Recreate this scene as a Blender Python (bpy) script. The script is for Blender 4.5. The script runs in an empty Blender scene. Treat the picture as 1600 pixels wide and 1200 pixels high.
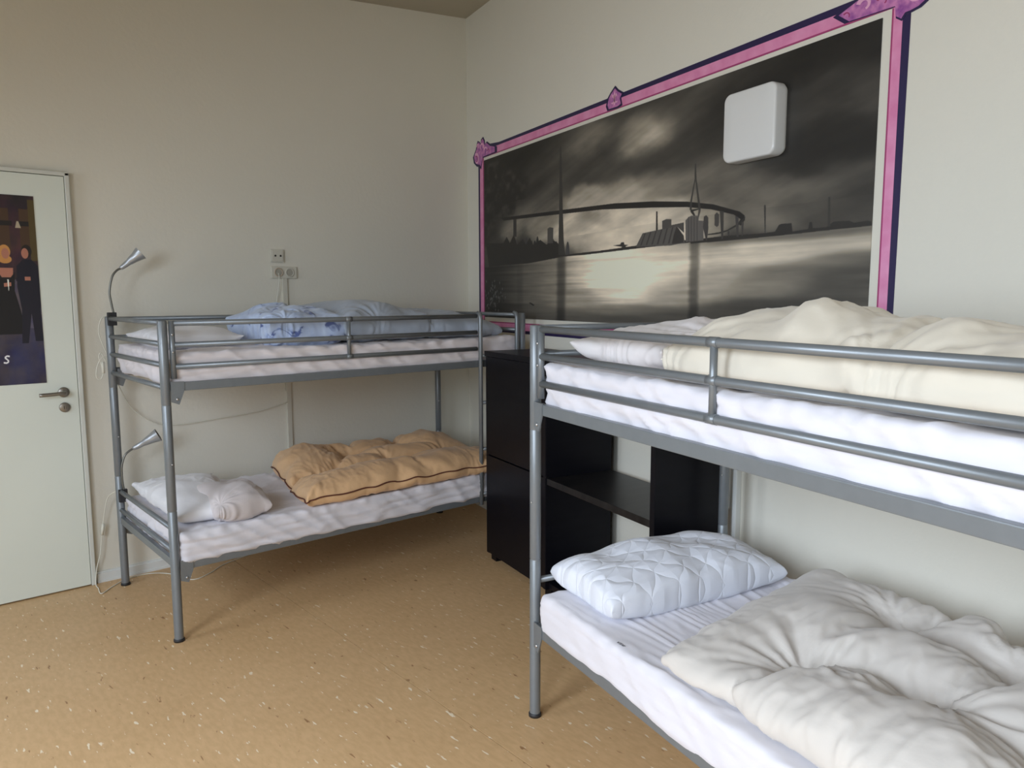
import bpy, math, random
import numpy as np
from mathutils import Vector, Matrix, noise

SC = bpy.context.scene
COL = SC.collection
R = math.radians

# ---------------------------------------------------------------- camera
F_PX = 1177.27
cam_data = bpy.data.cameras.new('camera')
cam_data.sensor_width = 36.0
cam_data.lens = F_PX / 1600 * 36.0
cam_data.clip_start = 0.02
cam = bpy.data.objects.new('camera', cam_data)
COL.objects.link(cam)
_ya, _pi, _ro = R(40.86), R(-6.615), R(-0.1256)
_f = Vector((math.sin(_ya) * math.cos(_pi), math.cos(_ya) * math.cos(_pi), math.sin(_pi)))
_r = Vector((math.cos(_ya), -math.sin(_ya), 0))
_u = _r.cross(_f)
_r2 = _r * math.cos(_ro) + _u * math.sin(_ro)
_u2 = -_r * math.sin(_ro) + _u * math.cos(_ro)
cam.matrix_world = Matrix(((_r2.x, _u2.x, -_f.x, -3.3987), (_r2.y, _u2.y, -_f.y, -4.4155),
                           (_r2.z, _u2.z, -_f.z, 1.5235), (0, 0, 0, 1)))
SC.camera = cam

# ---------------------------------------------------------------- world, lights, exposure
world = bpy.data.worlds.new('overcast_sky')
SC.world = world
world.use_nodes = True
_bg = world.node_tree.nodes['Background']
_bg.inputs[0].default_value = (0.75, 0.86, 1.0, 1)
_bg.inputs[1].default_value = 1.0


def window_light(y, z, sy, sz, power, tilt=-44, color=(0.77, 0.87, 1.0), turn=0):
    d = bpy.data.lights.new('window_daylight', 'AREA')
    d.shape = 'RECTANGLE'
    d.size, d.size_y = sy, sz
    d.energy = power
    d.color = color
    d.spread = R(150)
    o = bpy.data.objects.new('window_daylight', d)
    o.location = (-5.02, y, z)
    # local -Z points to +x and a little down
    o.rotation_euler = (R(90 + tilt), 0, R(-90 + turn))
    COL.objects.link(o)
    return o


window_light(-0.95, 1.75, 0.75, 1.7, 19)
window_light(-3.0, 1.75, 1.05, 1.7, 80)
window_light(-4.75, 1.75, 1.05, 1.7, 74)

vs_ = SC.view_settings
vs_.view_transform = 'Standard'
vs_.look = 'None'
vs_.gamma = 1
vs_.exposure = 0.0
vs_.use_curve_mapping = False
SC.display_settings.display_device = 'sRGB'
SC.cycles.max_bounces = 8
SC.cycles.diffuse_bounces = 6

# ---------------------------------------------------------------- frames of reference
AR = R(-12.449)                                   # the corner of the room is acute
RW = Matrix.Rotation(AR, 4, 'Z')                  # right wall frame: x = 0 is the wall, -y runs along it
BED_A = Matrix.Translation((-2.4238, -1.0145, 0)) @ Matrix.Rotation(R(0.116), 4, 'Z')
BED_B = Matrix.Translation((-1.63465, -2.50106, 0)) @ Matrix(((-0.23449, 0.97212, 0, 0), (-0.97212, -0.23449, 0, 0), (0, 0, 1, 0), (0, 0, 0, 1)))
BL, BW, BH = 2.051, 0.881, 1.426


# ---------------------------------------------------------------- materials
def mat(name, color, rough=0.6, metal=0.0, spec=0.5, sheen=0.0, var=0.0, vscale=8.0, bump=0.0, bscale=60.0, coat=0.0, color2=None, stretch=None):
    m = bpy.data.materials.new(name)
    m.use_nodes = True
    nt = m.node_tree
    b = nt.nodes['Principled BSDF']
    b.inputs['Base Color'].default_value = (*color, 1)
    b.inputs['Roughness'].default_value = rough
    b.inputs['Metallic'].default_value = metal
    b.inputs['Specular IOR Level'].default_value = spec
    b.inputs['Sheen Weight'].default_value = sheen
    b.inputs['Coat Weight'].default_value = coat
    tc = nt.nodes.new('ShaderNodeTexCoord')
    mp = nt.nodes.new('ShaderNodeMapping')
    nt.links.new(tc.outputs['Object'], mp.inputs[0])
    if stretch:
        mp.inputs['Scale'].default_value = stretch
    if var > 0 or color2:
        n = nt.nodes.new('ShaderNodeTexNoise')
        n.inputs['Scale'].default_value = vscale
        n.inputs['Detail'].default_value = 5
        nt.links.new(mp.outputs[0], n.inputs['Vector'])
        cr = nt.nodes.new('ShaderNodeValToRGB')
        c2 = color2 or tuple(c * (1 - var) for c in color)
        cr.color_ramp.elements[0].position = 0.32
        cr.color_ramp.elements[1].position = 0.68
        cr.color_ramp.elements[0].color = (*c2, 1)
        cr.color_ramp.elements[1].color = (*color, 1)
        nt.links.new(n.outputs['Fac'], cr.inputs[0])
        nt.links.new(cr.outputs[0], b.inputs['Base Color'])
    if bump > 0:
        n2 = nt.nodes.new('ShaderNodeTexNoise')
        n2.inputs['Scale'].default_value = bscale
        n2.inputs['Detail'].default_value = 6
        nt.links.new(mp.outputs[0], n2.inputs['Vector'])
        bp = nt.nodes.new('ShaderNodeBump')
        bp.inputs['Strength'].default_value = bump
        bp.inputs['Distance'].default_value = 0.01
        nt.links.new(n2.outputs['Fac'], bp.inputs['Height'])
        nt.links.new(bp.outputs[0], b.inputs['Normal'])
    return m


M_WALL = mat('painted_wall', (0.75, 0.728, 0.64), 0.75, var=0.03, vscale=1.5, bump=0.12, bscale=45)
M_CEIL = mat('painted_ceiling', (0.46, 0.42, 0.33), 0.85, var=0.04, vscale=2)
M_TRIM = mat('trim_paint', (0.72, 0.74, 0.72), 0.5, var=0.03)
M_DOOR = mat('door_paint', (0.74, 0.79, 0.72), 0.35, var=0.02, vscale=3)
M_DOORFRAME = mat('door_frame_paint', (0.66, 0.68, 0.63), 0.4, var=0.03)
M_STEEL = mat('brushed_steel', (0.30, 0.28, 0.25), 0.38, metal=0.9)
M_BED = mat('grey_bed_paint', (0.205, 0.225, 0.24), 0.36, metal=0.35, var=0.06, vscale=30)
M_RUBBER = mat('black_plastic', (0.02, 0.02, 0.022), 0.5)
M_CHROME = mat('zinc_bolt', (0.6, 0.6, 0.6), 0.3, metal=0.9)
M_SILVER = mat('silver_lamp_paint', (0.42, 0.44, 0.46), 0.34, metal=0.6)
M_NECK = mat('gooseneck_metal', (0.20, 0.20, 0.18), 0.4, metal=0.8)
M_BLACKWOOD = mat('black_stained_wood', (0.005, 0.005, 0.008), 0.38, spec=0.18, var=0.3, vscale=3, stretch=(1, 1, 9), bump=0.05, bscale=20)
M_SHELFWOOD = mat('worn_black_shelf', (0.020, 0.018, 0.018), 0.35, spec=0.35, color2=(0.006, 0.006, 0.007), vscale=9, stretch=(1, 3, 1))
M_PLASTIC = mat('cream_plastic', (0.62, 0.60, 0.52), 0.4)
M_PLASTIC_D = mat('socket_well', (0.40, 0.38, 0.32), 0.5)
M_SOCKET_R = mat('yellowed_socket_insert', (0.52, 0.42, 0.32), 0.45)
M_HOLE = mat('dark_hole', (0.01, 0.01, 0.01), 0.8)
M_CORDW = mat('white_cord', (0.70, 0.69, 0.60), 0.5)
M_CORDG = mat('grey_cord', (0.30, 0.30, 0.30), 0.5)
M_LAMPW = mat('opal_plastic', (0.72, 0.73, 0.72), 0.25, coat=0.3)
M_SHEET = mat('white_sheet', (0.69, 0.675, 0.72), 0.9, sheen=0.2, bump=0.10, bscale=35)
M_SHEETP = mat('pale_pink_white_sheet', (0.72, 0.67, 0.68), 0.9, sheen=0.2, bump=0.10, bscale=35)
M_PILLOW = mat('white_pillow_cotton', (0.78, 0.78, 0.81), 0.9, sheen=0.2, bump=0.12, bscale=30)
M_PILLOWG = mat('greyed_pillow_cotton', (0.60, 0.55, 0.55), 0.9, sheen=0.2, bump=0.15, bscale=30)
M_PILLOWP = mat('faded_pinkish_pillow', (0.66, 0.61, 0.60), 0.85, sheen=0.2, bump=0.12, bscale=28, color2=(0.76, 0.74, 0.74), vscale=4)
M_CREAM = mat('cream_duvet_cotton', (0.69, 0.635, 0.53), 0.85, sheen=0.2, bump=0.12, bscale=22)
M_OFFWHITE = mat('off_white_duvet_cotton', (0.60, 0.565, 0.52), 0.85, sheen=0.2, bump=0.12, bscale=22)
M_TAN = mat('tan_satin_duvet', (0.72, 0.46, 0.25), 0.42, sheen=0.1, bump=0.25, bscale=26)
M_PIPING = mat('brown_piping', (0.12, 0.035, 0.02), 0.6)
M_BLUEGREY = mat('grey_blue_duvet_cotton', (0.37, 0.42, 0.50), 0.85, sheen=0.2, bump=0.14, bscale=24)
M_GLASS = mat('window_glass', (0.9, 0.95, 0.95), 0.02)
M_INK = mat('dark_print', (0.03, 0.03, 0.04), 0.7)
M_SLAT = mat('slat_grey', (0.12, 0.13, 0.14), 0.5, metal=0.3)


def mat_glass():
    nt = M_GLASS.node_tree
    tr = nt.nodes.new('ShaderNodeBsdfTransparent')
    mx = nt.nodes.new('ShaderNodeMixShader')
    mx.inputs[0].default_value = 0.1
    nt.links.new(tr.outputs[0], mx.inputs[1])
    nt.links.new(nt.nodes['Principled BSDF'].outputs[0], mx.inputs[2])
    nt.links.new(mx.outputs[0], nt.nodes['Material Output'].inputs[0])


mat_glass()


def mat_floor():
    m = bpy.data.materials.new('tan_linoleum')
    m.use_nodes = True
    nt = m.node_tree
    L = nt.links.new
    b = nt.nodes['Principled BSDF']
    b.inputs['Roughness'].default_value = 0.42
    b.inputs['Specular IOR Level'].default_value = 0.4
    tc = nt.nodes.new('ShaderNodeTexCoord')

    def noise_n(scale, detail, sx=(1, 1, 1)):
        mp = nt.nodes.new('ShaderNodeMapping')
        mp.inputs['Scale'].default_value = sx
        L(tc.outputs['Object'], mp.inputs[0])
        n = nt.nodes.new('ShaderNodeTexNoise')
        n.inputs['Scale'].default_value = scale
        n.inputs['Detail'].default_value = detail
        L(mp.outputs[0], n.inputs['Vector'])
        return n

    def ramp(src, p0, p1, c0=(0, 0, 0, 1), c1=(1, 1, 1, 1)):
        r = nt.nodes.new('ShaderNodeValToRGB')
        r.color_ramp.elements[0].position = p0
        r.color_ramp.elements[1].position = p1
        r.color_ramp.elements[0].color = c0
        r.color_ramp.elements[1].color = c1
        L(src, r.inputs[0])
        return r

    def mix(fac, a, bb):
        x = nt.nodes.new('ShaderNodeMix')
        x.data_type = 'RGBA'
        L(fac, x.inputs[0])
        if isinstance(a, tuple):
            x.inputs[6].default_value = a
        else:
            L(a, x.inputs[6])
        x.inputs[7].default_value = bb
        return x.outputs[2]
    base = ramp(noise_n(2.2, 6).outputs['Fac'], 0.3, 0.7, (0.54, 0.345, 0.170, 1), (0.61, 0.40, 0.208, 1))
    fine = ramp(noise_n(60, 3, (1, 0.35, 1)).outputs['Fac'], 0.35, 0.65, (0.52, 0.335, 0.165, 1), (0.64, 0.42, 0.222, 1))
    x = nt.nodes.new('ShaderNodeMix')
    x.data_type = 'RGBA'
    x.inputs[0].default_value = 0.5
    L(base.outputs[0], x.inputs[6])
    L(fine.outputs[0], x.inputs[7])
    col = x.outputs[2]
    lf = ramp(noise_n(62, 2, (1.0, 0.25, 1)).outputs['Fac'], 0.67, 0.71)
    col = mix(lf.outputs[0], col, (0.80, 0.68, 0.50, 1))
    mp = noise_n(58, 2, (0.95, 0.24, 1))
    mp.inputs['Distortion'].default_value = 0.4
    df = ramp(mp.outputs['Fac'], 0.70, 0.735)
    col = mix(df.outputs[0], col, (0.30, 0.16, 0.07, 1))
    L(col, b.inputs['Base Color'])
    rr = ramp(noise_n(3, 4).outputs['Fac'], 0.3, 0.7, (0.36, 0.36, 0.36, 1), (0.5, 0.5, 0.5, 1))
    L(rr.outputs[0], b.inputs['Roughness'])
    return m


M_FLOOR = mat_floor()


def mat_print(name, img):
    m = bpy.data.materials.new(name)
    m.use_nodes = True
    nt = m.node_tree
    t = nt.nodes.new('ShaderNodeTexImage')
    t.image = img
    t.extension = 'EXTEND'
    nt.links.new(t.outputs[0], nt.nodes['Principled BSDF'].inputs['Base Color'])
    nt.nodes['Principled BSDF'].inputs['Roughness'].default_value = 0.5
    return m


def quilt_material():
    m = mat('quilted_white_cotton', (0.72, 0.75, 0.82), 0.85, sheen=0.2)
    nt = m.node_tree
    L = nt.links.new
    tc = nt.nodes.new('ShaderNodeTexCoord')
    mp = nt.nodes.new('ShaderNodeMapping')
    L(tc.outputs['UV'], mp.inputs[0])
    outs = []
    for ang in (38, -38):
        w = nt.nodes.new('ShaderNodeTexWave')
        w.wave_type = 'BANDS'
        w.wave_profile = 'SIN'
        w.inputs['Scale'].default_value = 4.6
        w.inputs['Distortion'].default_value = 3.6
        w.inputs['Detail'].default_value = 1
        w.inputs['Detail Scale'].default_value = 2.0
        mr = nt.nodes.new('ShaderNodeMapping')
        mr.inputs['Rotation'].default_value = (0, 0, R(ang))
        L(mp.outputs[0], mr.inputs[0])
        L(mr.outputs[0], w.inputs['Vector'])
        p = nt.nodes.new('ShaderNodeMath')
        p.operation = 'POWER'
        p.inputs[1].default_value = 0.35
        L(w.outputs['Fac'], p.inputs[0])
        outs.append(p.outputs[0])
    mn = nt.nodes.new('ShaderNodeMath')
    mn.operation = 'MINIMUM'
    L(outs[0], mn.inputs[0])
    L(outs[1], mn.inputs[1])
    bp = nt.nodes.new('ShaderNodeBump')
    bp.inputs['Strength'].default_value = 0.5
    bp.inputs['Distance'].default_value = 0.009
    L(mn.outputs[0], bp.inputs['Height'])
    L(bp.outputs[0], nt.nodes['Principled BSDF'].inputs['Normal'])
    return m


M_QUILT = quilt_material()


def blue_print_material():
    m = mat('pale_blue_printed_cotton', (0.50, 0.60, 0.80), 0.85, sheen=0.2, bump=0.14, bscale=24)
    nt = m.node_tree
    L = nt.links.new
    tc = nt.nodes.new('ShaderNodeTexCoord')
    n = nt.nodes.new('ShaderNodeTexNoise')
    n.inputs['Scale'].default_value = 9
    n.inputs['Detail'].default_value = 3
    n.inputs['Distortion'].default_value = 1.6
    L(tc.outputs['Object'], n.inputs['Vector'])
    r = nt.nodes.new('ShaderNodeValToRGB')
    e = r.color_ramp.elements
    e[0].position, e[0].color = 0.33, (0.10, 0.14, 0.34, 1)
    e[1].position, e[1].color = 0.40, (0.46, 0.56, 0.78, 1)
    x = e.new(0.7)
    x.color = (0.56, 0.66, 0.84, 1)
    L(n.outputs['Fac'], r.inputs[0])
    L(r.outputs[0], nt.nodes['Principled BSDF'].inputs['Base Color'])
    return m


M_BLUEPRINT = blue_print_material()


# ---------------------------------------------------------------- object helpers
def tag(o, label=None, cat=None, group=None, kind=None):
    if label: o['label'] = label
    if cat: o['category'] = cat
    if group: o['group'] = group
    if kind: o['kind'] = kind
    return o


def empty(name, mw):
    o = bpy.data.objects.new(name, None)
    o.empty_display_size = 0.1
    COL.objects.link(o)
    o.matrix_world = mw
    return o


class MB:
    """collects geometry, then links it as one mesh object"""
    def __init__(s):
        s.v, s.f, s.sm = [], [], []

    def add(s, vs, fs, smooth=False):
        k = len(s.v)
        s.v += [tuple(p) for p in vs]
        s.f += [[i + k for i in q] for q in fs]
        s.sm += [smooth] * len(fs)
        return s

    def box(s, a, b, bev=0.0, mtx=None):
        a, b = [min(p, q) for p, q in zip(a, b)], [max(p, q) for p, q in zip(a, b)]
        if bev <= 0:
            vs = [(x, y, z) for x in (a[0], b[0]) for y in (a[1], b[1]) for z in (a[2], b[2])]
            fs = [(0, 1, 3, 2), (4, 6, 7, 5), (0, 4, 5, 1), (2, 3, 7, 6), (0, 2, 6, 4), (1, 5, 7, 3)]
        else:
            bm = bmesh_box(a, b, bev)
            vs, fs = bm
        if mtx:
            vs = [mtx @ Vector(p) for p in vs]
        return s.add(vs, fs)

    def tube(s, pts, r, n=12, caps=True, closed=False):
        pts = [Vector(p) for p in pts]
        rr = r if isinstance(r, (list, tuple)) else [r] * len(pts)
        vs, fs = [], []
        N = len(pts)
        up = None
        for i, p in enumerate(pts):
            if closed:
                d = pts[(i + 1) % N] - pts[i - 1]
            else:
                d = pts[min(i + 1, N - 1)] - pts[max(i - 1, 0)]
            d = d.normalized() if d.length > 1e-9 else Vector((0, 0, 1))
            if up is None:
                up = Vector((0, 0, 1)) if abs(d.z) < 0.9 else Vector((0, 1, 0))
            x = d.cross(up)
            if x.length < 1e-6:
                x = d.cross(Vector((1, 0, 0)))
            x.normalize()
            y = x.cross(d).normalized()
            up = y
            for k in range(n):
                a = 2 * math.pi * k / n
                vs.append(p + (x * math.cos(a) + y * math.sin(a)) * rr[i])
        for i in range(N if closed else N - 1):
            j = (i + 1) % N
            for k in range(n):
                k2 = (k + 1) % n
                fs.append((i * n + k, i * n + k2, j * n + k2, j * n + k))
        s.add(vs, fs, True)
        if caps and not closed:
            k0 = len(s.v) - len(vs)
            s.f.append([k0 + k for k in range(n)][::-1])
            s.f.append([k0 + (N - 1) * n + k for k in range(n)])
            s.sm += [False, False]
        return s

    def lathe(s, prof, n=24, mtx=None):
        vs, fs = [], []
        for r, z in prof:
            for k in range(n):
                a = 2 * math.pi * k / n
                vs.append(Vector((r * math.cos(a), r * math.sin(a), z)))
        for i in range(len(prof) - 1):
            for k in range(n):
                k2 = (k + 1) % n
                fs.append((i * n + k, i * n + k2, (i + 1) * n + k2, (i + 1) * n + k))
        if mtx:
            vs = [mtx @ v for v in vs]
        return s.add(vs, fs, True)

    def poly(s, pts, z0, z1, mtx=None):
        """extruded outline in the xy plane"""
        n = len(pts)
        vs = [Vector((x, y, z0)) for x, y in pts] + [Vector((x, y, z1)) for x, y in pts]
        if mtx:
            vs = [mtx @ v for v in vs]
        fs = [list(range(n))[::-1], list(range(n, 2 * n))] + [(i, (i + 1) % n, (i + 1) % n + n, i + n) for i in range(n)]
        return s.add(vs, fs)

    def build(s, name, material, parent=None, mw=None):
        me = bpy.data.meshes.new(name)
        me.from_pydata(s.v, [], s.f)
        me.polygons.foreach_set('use_smooth', s.sm)
        me.update()
        me.materials.append(material)
        o = bpy.data.objects.new(name, me)
        COL.objects.link(o)
        if parent is not None:
            o.parent = parent
        if mw is not None:
            o.matrix_local = mw
        return o


def bmesh_box(a, b, bev):
    import bmesh
    bm = bmesh.new()
    bmesh.ops.create_cube(bm, size=1)
    for v in bm.verts:
        v.co = Vector([(a[i] + b[i]) / 2 + v.co[i] * (b[i] - a[i]) for i in range(3)])
    bmesh.ops.bevel(bm, geom=list(bm.edges), offset=bev, segments=2, profile=0.6, affect='EDGES')
    bm.verts.index_update()
    vs = [v.co.copy() for v in bm.verts]
    fs = [[v.index for v in f.verts] for f in bm.faces]
    bm.free()
    return vs, fs


def copy_tree(o, parent=None):
    c = o.copy()
    COL.objects.link(c)
    c.parent = parent
    for ch in list(o.children):
        copy_tree(ch, c)
    return c


def spline(pts, n=8):
    """Catmull-Rom through the points"""
    P = [Vector(p) for p in pts]
    P = [P[0] * 2 - P[1]] + P + [P[-1] * 2 - P[-2]]
    out = []
    for i in range(1, len(P) - 2):
        for k in range(n):
            t = k / n
            a, b, c, d = P[i - 1], P[i], P[i + 1], P[i + 2]
            out.append(0.5 * ((2 * b) + (c - a) * t + (2 * a - 5 * b + 4 * c - d) * t * t + (3 * b - a - 3 * c + d) * t ** 3))
    out.append(P[-2])
    return out


# ---------------------------------------------------------------- the room
XL, YF = -5.1, -6.3
XR_F = math.tan(AR) * -YF * -1 * -1                     # x of the right wall at the front wall
XR_F = -abs(math.tan(AR) * YF)


def zc(x, y):
    return 3.467 + 0.107 * (x + 0.2208 * -y)


def wall_with_holes(name, p0, p1, thick, holes, n_out):
    """vertical wall from p0 to p1 (xy), holes = [(s0, s1, z0, z1)] along it; n_out = outward unit normal"""
    mb = MB()
    d = Vector((p1[0] - p0[0], p1[1] - p0[1], 0))
    Ln = d.length
    d.normalize()
    no = Vector((n_out[0], n_out[1], 0))
    xs = sorted({0, Ln} | {h[0] for h in holes} | {h[1] for h in holes})

    def blk(s0, s1, zf0, zf1):
        a = Vector((p0[0], p0[1], 0)) + d * s0
        b = Vector((p0[0], p0[1], 0)) + d * s1
        za0, zb0 = zf0(a), zf0(b)
        za1, zb1 = zf1(a), zf1(b)
        vs = []
        for off in (Vector((0, 0, 0)), no * thick):
            vs += [a + off + Vector((0, 0, za0)), b + off + Vector((0, 0, zb0)), b + off + Vector((0, 0, zb1)), a + off + Vector((0, 0, za1))]
        mb.add(vs, [(0, 1, 2, 3), (7, 6, 5, 4), (0, 4, 5, 1), (1, 5, 6, 2), (2, 6, 7, 3), (3, 7, 4, 0)])
    top = lambda p: zc(p.x, p.y)
    for s0, s1 in zip(xs[:-1], xs[1:]):
        h = [h for h in holes if h[0] <= s0 + 1e-6 and h[1] >= s1 - 1e-6]
        if h:
            blk(s0, s1, lambda p: 0, lambda p, z=h[0][2]: z)
            blk(s0, s1, lambda p, z=h[0][3]: z, top)
        else:
            blk(s0, s1, lambda p: 0, top)
    return tag(mb.build(name, M_WALL), kind='structure')


wall_with_holes('wall_back', (XL - 0.2, 0), (0.3, 0), 0.2, [], (0, 1))
_rd = (math.sin(AR), -math.cos(AR))
wall_with_holes('wall_right', (0, 0), (_rd[0] * 6.6, _rd[1] * 6.6), 0.2, [], (math.cos(AR), math.sin(AR)))
wall_with_holes('wall_front', (XL - 0.2, YF), (XR_F + 0.3, YF), 0.2, [], (0, -1))
WINS = [(-0.95, 0.75), (-3.0, 1.05), (-4.75, 1.05)]
wall_with_holes('wall_left', (XL, 0), (XL, YF), 0.2, [(-y - w / 2, -y + w / 2, 0.88, 2.62) for y, w in WINS], (-1, 0))

mb = MB()
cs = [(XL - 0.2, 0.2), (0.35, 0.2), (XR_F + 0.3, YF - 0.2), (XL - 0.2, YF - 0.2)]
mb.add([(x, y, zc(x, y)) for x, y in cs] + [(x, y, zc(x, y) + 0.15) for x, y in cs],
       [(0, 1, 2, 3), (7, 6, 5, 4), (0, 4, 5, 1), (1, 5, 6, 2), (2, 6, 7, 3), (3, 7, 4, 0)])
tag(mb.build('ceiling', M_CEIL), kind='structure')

floor = MB().box((XL - 0.2, YF - 0.2, -0.15), (0.3, 0.2, -0.006)).build('floor', M_RUBBER)
tag(floor, kind='structure')
for xa, xb in ((XL - 0.2, -3.852), (-3.848, -1.852), (-1.848, 0.3)):
    MB().box((xa, YF - 0.2, -0.006), (xb, 0.2, 0.0)).build('floor_sheet', M_FLOOR, floor)

for i, (y, w) in enumerate(WINS):
    wn = empty('window_%d' % (i + 1), Matrix.Translation((XL, y, 0.88)))
    tag(wn, kind='structure')
    fr = MB()
    H = 1.74
    for a, b in (((-0.14, -w / 2, 0), (-0.08, -w / 2 + 0.06, H)), ((-0.14, w / 2 - 0.06, 0), (-0.08, w / 2, H)),
                 ((-0.14, -w / 2, 0), (-0.08, w / 2, 0.06)), ((-0.14, -w / 2, H - 0.06), (-0.08, w / 2, H)),
                 ((-0.13, -0.03, 0), (-0.09, 0.03, H))):
        fr.box(a, b)
    fr.build('window_frame', M_TRIM, wn)
    for sg in (-1, 1):
        MB().box((-0.112, min(sg * 0.03, sg * (w / 2 - 0.06)), 0.06), (-0.108, max(sg * 0.03, sg * (w / 2 - 0.06)), H - 0.06)).build('window_pane', M_GLASS, wn)
    MB().box((-0.08, -w / 2 - 0.03, -0.03), (0.06, w / 2 + 0.03, 0.0), 0.004).build('window_sill', M_TRIM, wn)

# skirting boards
bb = MB().box((-2.535, -0.014, 0), (-0.02, 0, 0.052), 0.003)
bb.box((-2.535, -0.018, 0), (-0.02, -0.014, 0.012))
bb.box((-2.535, -0.009, 0.052), (-0.02, 0, 0.06))
tag(bb.build('baseboard_back', M_TRIM), kind='structure')
bb = MB().box((XL, -0.014, 0), (-3.52, 0, 0.055), 0.003)
tag(bb.build('baseboard_left', M_TRIM), kind='structure')
o = MB().box((-0.018, -2.60, 0), (0, -0.1, 0.055), 0.003).build('baseboard_right', M_TRIM)
o.matrix_world = RW
tag(o, kind='structure')
# pale boxed-in strip on the right wall between the cabinet and the near bunk
o = MB().box((-0.03, -2.735, 0), (0, -2.675, 1.25), 0.004).build('trim_1', M_TRIM)
o.matrix_world = RW
tag(o, kind='structure')

# ---- door with poster, handle
door = empty('door_1', Matrix.Translation((-2.555, 0, 0)))
tag(door, kind='structure')
DW = 0.93
fr = MB()
fr.box((-0.010, -0.034, 0), (0.012, 0.0, 2.145), 0.004)
fr.box((-DW - 0.012, -0.034, 0), (-DW + 0.010, 0.0, 2.145), 0.004)
fr.box((-DW - 0.012, -0.034, 2.127), (0.012, 0.0, 2.147), 0.004)
fr.build('door_frame', M_DOORFRAME, door)
MB().box((-DW + 0.012, -0.030, 0.007), (-0.012, 0.0, 2.124), 0.003).build('door_leaf', M_DOOR, door)
RY = Matrix.Rotation(R(90), 4, 'X')               # lathe axis towards the room
hx = -2.633 + 2.555
h = MB().lathe([(0, 0), (0.026, 0), (0.026, 0.007), (0.023, 0.010), (0.0, 0.010)], 28, Matrix.Translation((hx, -0.030, 1.044)) @ RY)
h.tube(spline([(hx, -0.035, 1.044), (hx, -0.070, 1.044), (hx - 0.012, -0.082, 1.044), (hx - 0.05, -0.084, 1.042), (hx - 0.115, -0.082, 1.040)], 5), 0.0095, 12)
h.build('door_handle', M_STEEL, door)
k = MB().lathe([(0, 0), (0.025, 0), (0.025, 0.008), (0.022, 0.010), (0.0, 0.010)], 28, Matrix.Translation((hx, -0.030, 0.966)) @ RY)
k.box((hx - 0.003, -0.046, 0.955), (hx + 0.003, -0.040, 0.977))
k.build('lock_rosette', M_STEEL, door)
MB().box((hx - 0.005, -0.0415, 0.958), (hx + 0.005, -0.0402, 0.974)).build('keyhole', M_HOLE, door)


# ---------------------------------------------------------------- raster helper for flat prints
def fill(img, pts, val, soft=0.0):
    h, w = img.shape[:2]
    P = np.array(pts, float) * [w, h]
    x0, y0 = np.floor(P.min(0)).astype(int) - 1
    x1, y1 = np.ceil(P.max(0)).astype(int) + 2
    x0, y0, x1, y1 = max(x0, 0), max(y0, 0), min(x1, w), min(y1, h)
    if x1 <= x0 or y1 <= y0:
        return
    cov = np.zeros((y1 - y0, x1 - x0))
    for dx, dy in ((.25, .25), (.75, .25), (.25, .75), (.75, .75)):
        X, Y = np.meshgrid(np.arange(x0, x1) + dx, np.arange(y0, y1) + dy)
        ins = np.zeros(X.shape, bool)
        for (xa, ya), (xb, yb) in zip(P, np.roll(P, -1, 0)):
            if ya == yb:
                continue
            c = ((ya > Y) != (yb > Y)) & (X < (xb - xa) * (Y - ya) / (yb - ya) + xa)
            ins ^= c
        cov += ins / 4
    cov = cov[..., None]
    img[y0:y1, x0:x1] = img[y0:y1, x0:x1] * (1 - cov) + np.array(val) * cov


def vnoise(h, w, fx, fy, seed, octaves=4):
    rg = np.random.RandomState(seed)
    out = np.zeros((h, w))
    amp = 1.0
    for o_ in range(octaves):
        gx, gy = int(fx) + 2, int(fy) + 2
        g = rg.rand(gy, gx)
        X = np.linspace(0, gx - 1.001, w)
        Y = np.linspace(0, gy - 1.001, h)
        xi, yi = X.astype(int), Y.astype(int)
        tx, ty = X - xi, Y - yi
        tx, ty = tx * tx * (3 - 2 * tx), (ty * ty * (3 - 2 * ty))[:, None]
        a = g[yi][:, xi] * (1 - tx) + g[yi][:, xi + 1] * tx
        b = g[yi + 1][:, xi] * (1 - tx) + g[yi + 1][:, xi + 1] * tx
        out += amp * ((a * (1 - ty) + b * ty) - 0.5)
        amp *= 0.5
        fx, fy = fx * 2, fy * 2
    return out


def to_image(name, disp, gain):
    """disp: display values 0-255 seen under the room's light; gain turns them into paint albedo"""
    lin = (np.clip(disp, 0, 255) / 255) ** 2.2 * gain
    srgb = np.clip(lin, 0, 0.9) ** (1 / 2.2)
    h, w = srgb.shape[:2]
    im = bpy.data.images.new(name, w, h)
    px = np.ones((h, w, 4), np.float32)
    px[..., :3] = srgb
    im.pixels.foreach_set(px.ravel())
    im.update()
    im.pack()
    return im


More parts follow.
